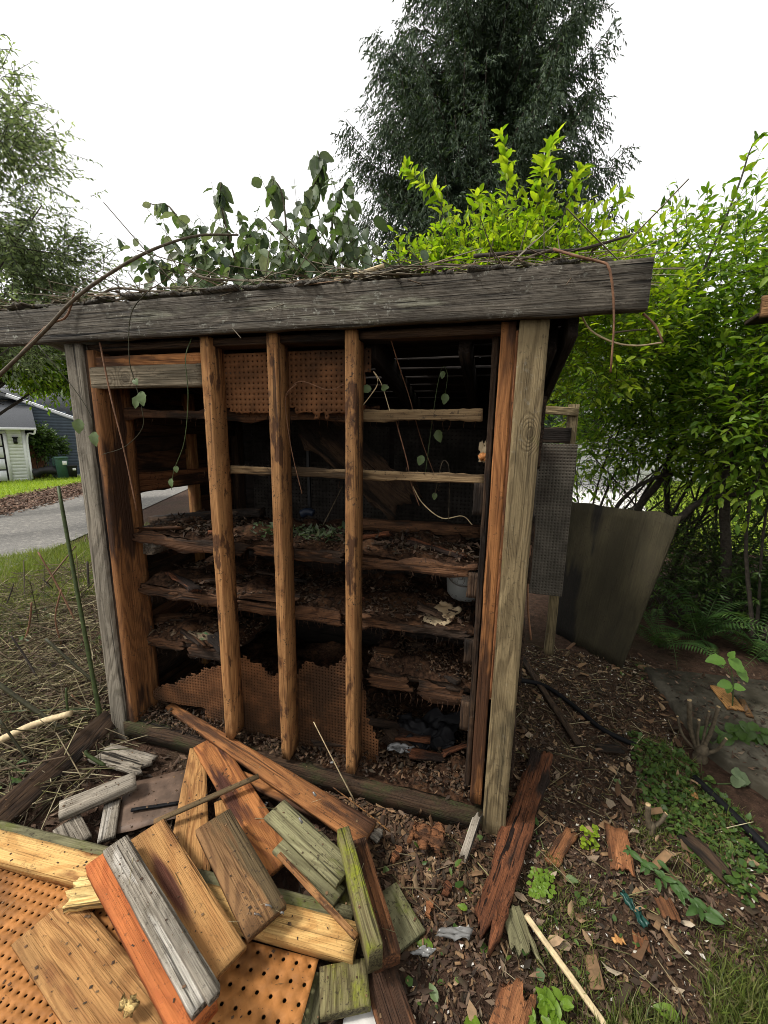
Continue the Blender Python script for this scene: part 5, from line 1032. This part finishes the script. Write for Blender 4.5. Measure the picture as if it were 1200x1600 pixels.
def limb(label, pts, r0, r1):
    o = obj('trunk', MB().tube(np.array(pts)-np.array(BIG.location), r0, r1, 9, 6, .08).mesh('limb', True), M['bark'], BIG); o['label'] = label
limb('thick dark trunk leaning right behind the plywood', [Y(985, 830, 2.9), Y(1000, 790, 2.9), Y(1035, 745, 2.9), Y(1050, 690, 2.9), Y(1048, 600, 2.9)], .038, .022)
limb('dark limb forking left behind the plywood', [Y(960, 820, 2.8), Y(965, 790, 2.8), Y(1005, 755, 2.8), Y(1060, 740, 2.8), Y(1130, 748, 2.8)], .022, .014)
limb('slim upright trunk right of the plywood', [Y(1135, 1000, 2.4), Y(1135, 880, 2.4), Y(1132, 780, 2.4), Y(1140, 700, 2.4), Y(1150, 600, 2.4)], .042, .025)
limb('long low limb rising right from the plywood corner', [Y(1060, 812, 2.3), Y(1085, 790, 2.3), Y(1125, 775, 2.3), Y(1200, 768, 2.4)], .025, .02)
limb('thin upright trunk behind the plywood top edge', [Y(1045, 830, 3.2), Y(1042, 760, 3.2), Y(1050, 680, 3.2)], .03, .02)
def frond_mesh(L, n=26, wmax=.10, arch=.5):
    O = []; D = []; N = []; S = []; pts = []
    for i in range(n+1):
        u = i/n; pts.append((L*u*(1-.25*u), 0, L*(arch*u-.75*arch*1.35*u*u)))
    P = np.array(pts)
    for i in range(2, n+1):
        u = i/n; wv = wmax*math.sin(PI*min(1, .12+u*.88))**.7*(1.05-.5*u)
        for s in (-1, 1): O.append(P[i]); D.append((.35, s, -.12)); N.append((0, 0, 1)); S.append(max(.012, wv))
    mb = MB().tube(P, .0035, .0012, 5, 1); lm = leaf_mesh('f', np.array(O, float), np.array(D, float), np.array(N, float), np.array(S), .2, 'diamond', .6)
    V = np.zeros(len(lm.vertices)*3); lm.vertices.foreach_get('co', V); F = np.array([list(p.vertices) for p in lm.polygons]); mb.add(V.reshape(-1, 3), tris=F); bpy.data.meshes.remove(lm); return mb.mesh('frond')
FM = [frond_mesh(.75, arch=.9), frond_mesh(.62, arch=.6), frond_mesh(.85, arch=1.15, wmax=.12)]
for m_ in FM: m_.materials.append(M['lf_fern'])
def fern(label, loc, n, s, a0=0, a1=2*PI, tilt=(0, .5)):
    o = empty('sword_fern', label, 'fern', tuple(loc), 'sword ferns under the shrubs')
    for k in range(n):
        f = obj('frond', FM[k % 3], None, o); f.rotation_euler = (rng.normal()*.2, -rng.uniform(*tilt), a0+(a1-a0)*(k+.5*rng.random())/n); f.scale = (s*rng.uniform(.75, 1.15),)*3
fern('large sword fern with arching fronds by the slim trunk at right', G(1175, 985, .0), 20, 1.45, tilt=(.1, .9))
fern('sword fern low beside the path slab at the right edge', G(1190, 1030, .0), 13, .9, tilt=(-.1, .5))
fern('shaded sword fern between the plywood and the slim trunk', G(1090, 1000, .0), 14, 1.0, tilt=(-.1, .6))
fern('small shaded fern right behind the plywood foot', G(1030, 1012, .0), 11, .75)

# left tree, leaves over the lane paled to imitate glare
def dirp(px, py, dist): q = ray(px, py); return CAM_POS+q/np.hypot(q[0], q[1])*dist
tc = dirp(-40, 400, 11); tb = np.array([tc[0]-.3, tc[1]-3.0, terrain(tc[0]-.3, 0)])
shrub('roadside_tree', 'airy broadleaf tree hanging over the lane at left', 'tree', [tb], [(dirp(-30, 330, 11), (1.9, 1.9, 2.0), 4), (dirp(-25, 190, 11), (1.0, 1.2, 1.1), 1.6), (dirp(75, 430, 11), (1.0, 1.2, 1.0), 2), (dirp(-10, 520, 10.5), (1.3, 1.2, .7), 1.6)], 3000, 8, .11, .55, 'lf_tree', .45, .05, 12, .0, 'diamond', .35, clusters=34, bark='bark', shell=.6, twig_r=.006)
shrub('roadside_tree', 'bright green low branches of a tree in front of the garage roof', 'tree', [dirp(-260, 700, 13)*[1, 1, 0]+[0, 0, -.5]], [(dirp(5, 552, 13), (1.6, 1.2, .80), 3), (dirp(90, 548, 13), (.95, .8, .75), 2)], 1900, 8, .15, .6, 'lf_bush', .5, .08, 8, .0, 'diamond', .3, clusters=14, twig_r=.006)
# the cedar
def cedar():
    c = np.array([-1.25, 14.0, 0.]); top = 22.0; o = empty('cedar_tree', 'tall dark cedar with drooping sprays rising behind the shed', 'tree', tuple(c))
    mb = MB().tube([(0, 0, -.1), (.05, 0, 6), (-.05, .05, 13), (0, 0, top)], .5, .03, 12, 8, .05)
    obj('trunk', mb.mesh('trunk', True), M['bark'], o)
    lb = MB(); S = []; D = []; Ln = []
    for k in range(740):
        z = 2.0+(top-2.4)*rng.random()**1.05; R = min((top+.3-z)*.345, 4.1)*(.66+.44*rng.random()); a = rng.random()*2*PI; rd = np.array([math.cos(a), math.sin(a), 0])
        n = 9; u = np.linspace(0, 1, n); P = np.array([0, 0, z])+rd*(R*u)[:, None]+np.array([0, 0, 1.])*(-.20*R*np.sin(u*2.4)+.20*R*u**3)[:, None]; P += rng.normal(size=P.shape)*.05
        lb.tube(P, .035, .008, 4, 1)
        ns = max(10, int(R*20)); uu = .12+.88*rng.random(ns)**.8; idx = uu*(n-1); i0 = np.minimum(idx.astype(int), n-2); q = P[i0]+(P[i0+1]-P[i0])*(idx-i0)[:, None]
        sd = np.cross(rd, [0, 0, 1.]); S.append(q); D.append(rd*.5+sd*(rng.normal(size=(ns, 1))*.5)+np.array([0, 0, -1.])*(.35*rng.normal(size=(ns, 1))+.62)); Ln.append(.32+.45*rng.random(ns))
    S = np.concatenate(S); D = nrm(np.concatenate(D)); Ln = np.concatenate(Ln)
    l_ = obj('limbs', lb.mesh('limbs'), M['bark'], o); l_['kind'] = 'stuff'
    O_, LD, N_, L = twig_sprays(S, D, Ln, 10, .165, .22, .40, .42, 'diamond', upbias=.35)
    f = obj('crown', leaf_mesh('crown', O_, LD, N_, L, .33, 'diamond', 1.0), M['lf_cedar'], o); f['kind'] = 'stuff'
cedar()

# ================================================================== BUILDINGS ACROSS THE LANE
def clap_wall(wd, h0, h1, pitch=.14, prof=.018, gable=None):
    """clapboard wall in local x (0..wd) and z; front towards -y; gable(x) gives the top"""
    n = int((h1-h0)/pitch); V = []; Q = []
    for k in range(n):
        z0 = h0+k*pitch; z1 = min(h1, z0+pitch)
        x0, x1 = 0., wd
        if gable:
            xs = [x for x in np.linspace(0, wd, 120) if gable(x) >= z1]
            if len(xs) < 2: break
            x0, x1 = xs[0], xs[-1]
        b_ = len(V); V += [(x0, -prof, z0), (x1, -prof, z0), (x1, 0, z1), (x0, 0, z1), (x0, 0, z0), (x1, 0, z0)]; Q += [(b_, b_+1, b_+2, b_+3), (b_+4, b_+5, b_+1, b_)]
    return make_mesh('clapboard', V, np.array(Q))
def bx(name, c, d, mat, parent): return obj(name, MB().box(c, d).mesh(name), mat, parent)
def garage():
    c = G(50, 751); q = ray(30, 720); vd = unit([q[0], q[1], 0]); ang = math.atan2(vd[1], vd[0])-PI/2
    o = empty('garage', 'white garage with a black framed frosted door across the lane', 'garage', tuple(c)); o.rotation_euler = (0, 0, ang)
    W_ = 6.2; Hh = 2.42; s = obj('wall', clap_wall(W_, 0, Hh, .15), M['white_siding'], o); s.location = (-W_, 0, 0)
    bx('wall', (-W_/2, 3.2, Hh/2), (W_-.02, 6.2, Hh), M['white_siding'], o)
    bx('corner_trim', (-.06, -.03, Hh/2), (.14, .05, Hh), M['white_siding'], o)
    g = bx('garage_door', (-3.25, -.04, 1.05), (5.0, .05, 2.1), M['black_metal'], o)
    for i in range(4):
        for j in range(5): bx('pane', (-5.45+j*.985+.25, -.072, .28+i*.515), (.90, .02, .455), M['frost'], g)
    bx('door_trim', (-.69, -.045, 1.07), (.12, .05, 2.16), M['white_siding'], o); bx('door_trim', (-3.25, -.045, 2.18), (5.2, .05, .12), M['white_siding'], o)
    r = obj('roof', MB().add([(-W_-.4, -.45, Hh-.02), (.4, -.45, Hh-.02), (.4, 3.2, Hh+1.35), (-W_-.4, 3.2, Hh+1.35), (-W_-.4, 6.8, Hh-.02), (.4, 6.8, Hh-.02), (-W_-.4, -.45, Hh-.14), (.4, -.45, Hh-.14), (.4, 6.8, Hh-.14), (-W_-.4, 6.8, Hh-.14)], quads=[(0, 1, 2, 3), (3, 2, 5, 4), (6, 7, 1, 0), (4, 5, 8, 9), (6, 9, 8, 7)], tris=[(1, 5, 2), (0, 3, 4)]).mesh('roof'), M['roof'], o)
    bx('gutter', (-W_/2, -.5, Hh-.08), (W_+.8, .10, .11), M['white_siding'], r)
    obj('downpipe', MB().tube([(.35, -.5, Hh-.12), (.3, -.4, Hh-.3), (.05, -.1, Hh-.45), (.03, -.08, .1)], .04, .04, 8, 4).mesh('p', True), M['white_siding'], o)
    l_ = bx('wall_lamp', (-.36, -.10, 1.80), (.14, .14, .24), M['black_metal'], o); bx('lamp_cap', (-.36, -.10, 1.95), (.2, .2, .05), M['black_metal'], l_)
garage()
def slate_house():
    c = dirp(66, 742, 27.0); c[2] = terrain(c[0], c[1]); q = ray(95, 720); vd = unit([q[0], q[1], 0]); ang = math.atan2(vd[1], vd[0])-PI/2
    o = empty('slate_house', 'slate blue clapboard house with a grey roof behind the bins', 'house', tuple(c)); o.rotation_euler = (0, 0, ang)
    W_ = 9.0; Hh = 2.2; gb = lambda x: Hh+max(0, 1.75-abs(x-2.2)*.36) if x > 0 else Hh
    s = obj('wall', clap_wall(W_, 0, 4.2, .15, .02, lambda x: 4.1-.42*x if x > 0 else 0), M['blue_siding'], o); s.location = (-.6, 0, 0)
    bx('wall', (2.0, 3.0, 1.0), (5.0, 5.5, 2.0), M['blue_siding'], o)
    obj('fascia', MB().tube([(-.9, -.12, 3.98), (4.6, -.12, 1.72)], .09, .09, 4, 2).mesh('f'), M['white_siding'], o)
    r = obj('roof', MB().add([(-.9, -.2, 4.05), (4.7, -.2, 1.75), (4.7, 6, 1.75), (-.9, 6, 4.05), (-3.4, 6.5, 5.0), (-3.4, .2, 5.0)], quads=[(0, 1, 2, 3), (0, 3, 4, 5)]).mesh('roof'), M['roof'], o)
    bx('upper_roof', (1.0, 3.2, 3.6), (6.5, 4.0, 1.3), M['roof'], o)
    bx('corner_trim', (2.75, -.05, 1.2), (.12, .06, 2.4), M['blue_siding'], o); bx('wall_lamp', (1.95, -.1, 2.0), (.14, .12, .2), M['black_metal'], o)
slate_house()
def pale_house():
    c = dirp(60, 742, 36.0); c[2] = -1.0; q = ray(75, 650); vd = unit([q[0], q[1], 0]); ang = math.atan2(vd[1], vd[0])-PI/2
    o = empty('pale_house', 'tall pale clapboard house glimpsed behind the tree at left', 'house', tuple(c)); o.rotation_euler = (0, 0, ang)
    s = obj('wall', clap_wall(9, 0, 7.0, .2, .03), M['pale_siding'], o); s.location = (-4.5, 0, 0); bx('wall', (0, 3, 3.4), (8.9, 5.8, 6.8), M['pale_siding'], o)
    obj('roof', MB().add([(-5, -.4, 6.9), (5, -.4, 6.9), (5, 3, 9), (-5, 3, 9), (5, 6.4, 6.9), (-5, 6.4, 6.9)], quads=[(0, 1, 2, 3), (3, 2, 4, 5)], tris=[(0, 3, 5), (1, 4, 2)]).mesh('roof'), M['roof'], o)
    for x in (-2, 1): f = bx('window', (x, -.04, 4.6), (1.1, .06, 1.3), M['white_siding'], o); bx('pane', (x, -.075, 4.6), (.9, .02, 1.1), M['black_metal'], f)
pale_house()
def board_fence():
    c = dirp(46, 744, 25.0); e = dirp(75, 742, 25.5); o = empty('board_fence', 'red brown board fence between the garage and the slate house', 'fence', (0, 0, 0)); n = 9
    for k in range(n):
        p = c+(e-c)*(k+.5)/n; z0 = terrain(p[0], p[1]); plank('board', (p[0], p[1], z0+.03), (p[0], p[1], z0+1.72), .95*np.linalg.norm((e-c)[:2])/n, .02, M['fence'], o, up=(.8, -.6, 0), n=6, m=2)
board_fence()
def bin_(label, px, py, h, wd, mat, dist, sticker=True):
    c = dirp(px, py, dist); c[2] = terrain(c[0], c[1])+.03; q = ray(px, py); ang = math.atan2(q[1], q[0])-PI/2; o = empty('wheeled_bin', label, 'bin', tuple(c)); o.rotation_euler = (0, 0, ang+.15)
    a, b_ = wd*.42, wd*.5; V = [(-a, -a, .05), (a, -a, .05), (a, a, .05), (-a, a, .05), (-b_, -b_, h), (b_, -b_, h), (b_, b_, h), (-b_, b_, h)]
    obj('body', make_mesh('b', V, np.array([(0, 3, 2, 1), (0, 1, 5, 4), (1, 2, 6, 5), (2, 3, 7, 6), (3, 0, 4, 7)])), mat, o)
    bx('lid', (0, -.02, h+.03), (wd*1.08, wd*1.12, .07), mat, o); bx('handle', (0, b_+.04, h-.02), (wd*.8, .04, .04), mat, o)
    for s in (-1, 1): obj('wheel', MB().tube([(s*a-.03, a, .1), (s*a+.03, a, .1)], .1, .1, 12, 2).mesh('w'), M['black_metal'], o)
    if sticker: bx('label_plate', (.12*wd/.6, -b_-.005, h*.78), (wd*.35, .02, h*.2), M['label_white'], o)
bin_('tall dark green wheeled bin against the slate house', 98, 742, .95, .46, M['bin_green'], 24.0)
bin_('low black bin beside the green wheeled bin', 113, 741, .55, .36, M['black_metal'], 24.0)
bin_('low dark green box left of the green wheeled bin', 90, 742, .88, .26, M['bin_green'], 24.6, False)
def moto():
    c = dirp(79, 742, 24.2); c[2] = terrain(c[0], c[1])+.03; o = obj('covered_heap', MB().tube([(-.6, 0, .25), (-.2, 0, .42), (.25, 0, .38), (.6, 0, .2)], .2, .14, 10, 4, .3).mesh('h', True), M['black_metal']); o.location = c; o.rotation_euler = (0, 0, .6); tag(o, 'low black heap on the pad left of the bins', 'heap')
moto()
shrub('wall_vine', 'dark leafy vine bush spreading over the slate house wall', 'bush', [dirp(62, 742, 25.6)*[1, 1, 0]+[0, 0, -.9]], [(dirp(58, 690, 25.4), (.75, .5, .6), 3), (dirp(82, 697, 25.8), (.6, .4, .3), 1.2)], 480, 7, .2, .7, 'lf_shade', .4, .05, 6, .1, 'diamond')
for lab, px, py, s in (('small bright golden bush at the lawn edge below the bins', 72, 748, .55), ('small golden bush beside the left post far across the lane', 121, 738, .5), ('small green shrub in front of the garage door', 24, 750, .5), ('grey green shrub at the left edge below the garage door', 3, 752, .8)):
    b_ = G(px, py); shrub('garden_bush', lab, 'bush', [b_], [(b_+[0, 0, s*.5], (s*.42, s*.42, s*.55), 1)], 170, 6, .09, .5, 'lf_bright' if 'gold' in lab else 'lf_shade', .2, .02, 4, .7, 'diamond')
# pale house glimpsed through the right shrubs
def white_house():
    o = empty('white_house', 'white house wall glimpsed through the right shrubs', 'house', (1.8, 16, 0)); s = obj('wall', clap_wall(9, 0, 4.2, .2, .03), M['wall_cream'], o); s.location = (-3.2, 0, 0)
    bx('wall', (1.3, 3, 2.1), (8.9, 5.8, 4.2), M['wall_cream'], o); f = bx('window', (1.2, -.05, 1.9), (1.4, .08, 1.2), M['white_siding'], o); bx('pane', (1.2, -.10, 1.9), (1.2, .02, 1.0), M['black_metal'], f)
    obj('roof', MB().add([(-3.6, -.5, 4.15), (6.2, -.5, 4.15), (6.2, 3, 5.6), (-3.6, 3, 5.6), (6.2, 6.4, 4.15), (-3.6, 6.4, 4.15)], quads=[(0, 1, 2, 3), (3, 2, 4, 5)], tris=[(0, 3, 5), (1, 4, 2)]).mesh('roof'), M['roof'], o)
white_house()
def eave():
    p0 = Y(1189, 480, 1.2); o = empty('neighbour_eave', 'brown eave corner entering at the right edge', 'eave', (0, 0, 0))
    plank('fascia', p0, p0+np.array([1.2, -.25, .05]), .10, .03, M['brown'], o, up=(0, -1, 0)); plank('soffit', p0+np.array([.02, .12, -.03]), p0+np.array([1.2, -.1, .0]), .2, .02, M['dark_wood'], o)
    plank('post', p0+np.array([.6, 0, -.05]), (p0[0]+.6, p0[1], 0), .09, .09, M['post'], o, up=(0, -1, 0))
eave()

# ================================================================== crumbs lying on the pile, on the sheets and on the litter
bpy.context.view_layer.update(); DG = bpy.context.evaluated_depsgraph_get()
def drop(poly, n):
    P = scatter_poly(poly, n); out = []; nn = []
    for x, y in P:
        ok, loc, nor, _i, _o, _m = SC.ray_cast(DG, Vector((x, y, .6)), Vector((0, 0, -1)))
        if ok and nor.z > .5: out.append(loc); nn.append(nor)
    return np.array(out), np.array(nn)
PILE = pxpoly((-60, 1290), (180, 1180), (330, 1120), (590, 1290), (680, 1500), (660, 1640), (-80, 1680))
P, N = drop(PILE, 2600); n = len(P); D = rng.normal(size=(n, 3)); D[:, 2] *= .1
o = obj('pile_crumbs', leaf_mesh('c', P+N*.002, D, N+.1*rnd_dirs(n), .0015+.009*rng.random(n)**6, .4+.7*rng.random(n), 'chip', 1, .0015), M['chip']); tag(o, 'dark crumbs and dirt scattered over the lumber pile', 'crumbs', kind='stuff')
P, N = drop(PILE, 45); n = len(P); D = rng.normal(size=(n, 3)); D[:, 2] *= .08
o = obj('pile_straw', leaf_mesh('c', P+N*.004, D, N, .02+.07*rng.random(n)**2, .03, 'straw', 1, .0015), M['straw']); tag(o, 'short straws and twigs scattered over the lumber pile', 'straw', kind='stuff')
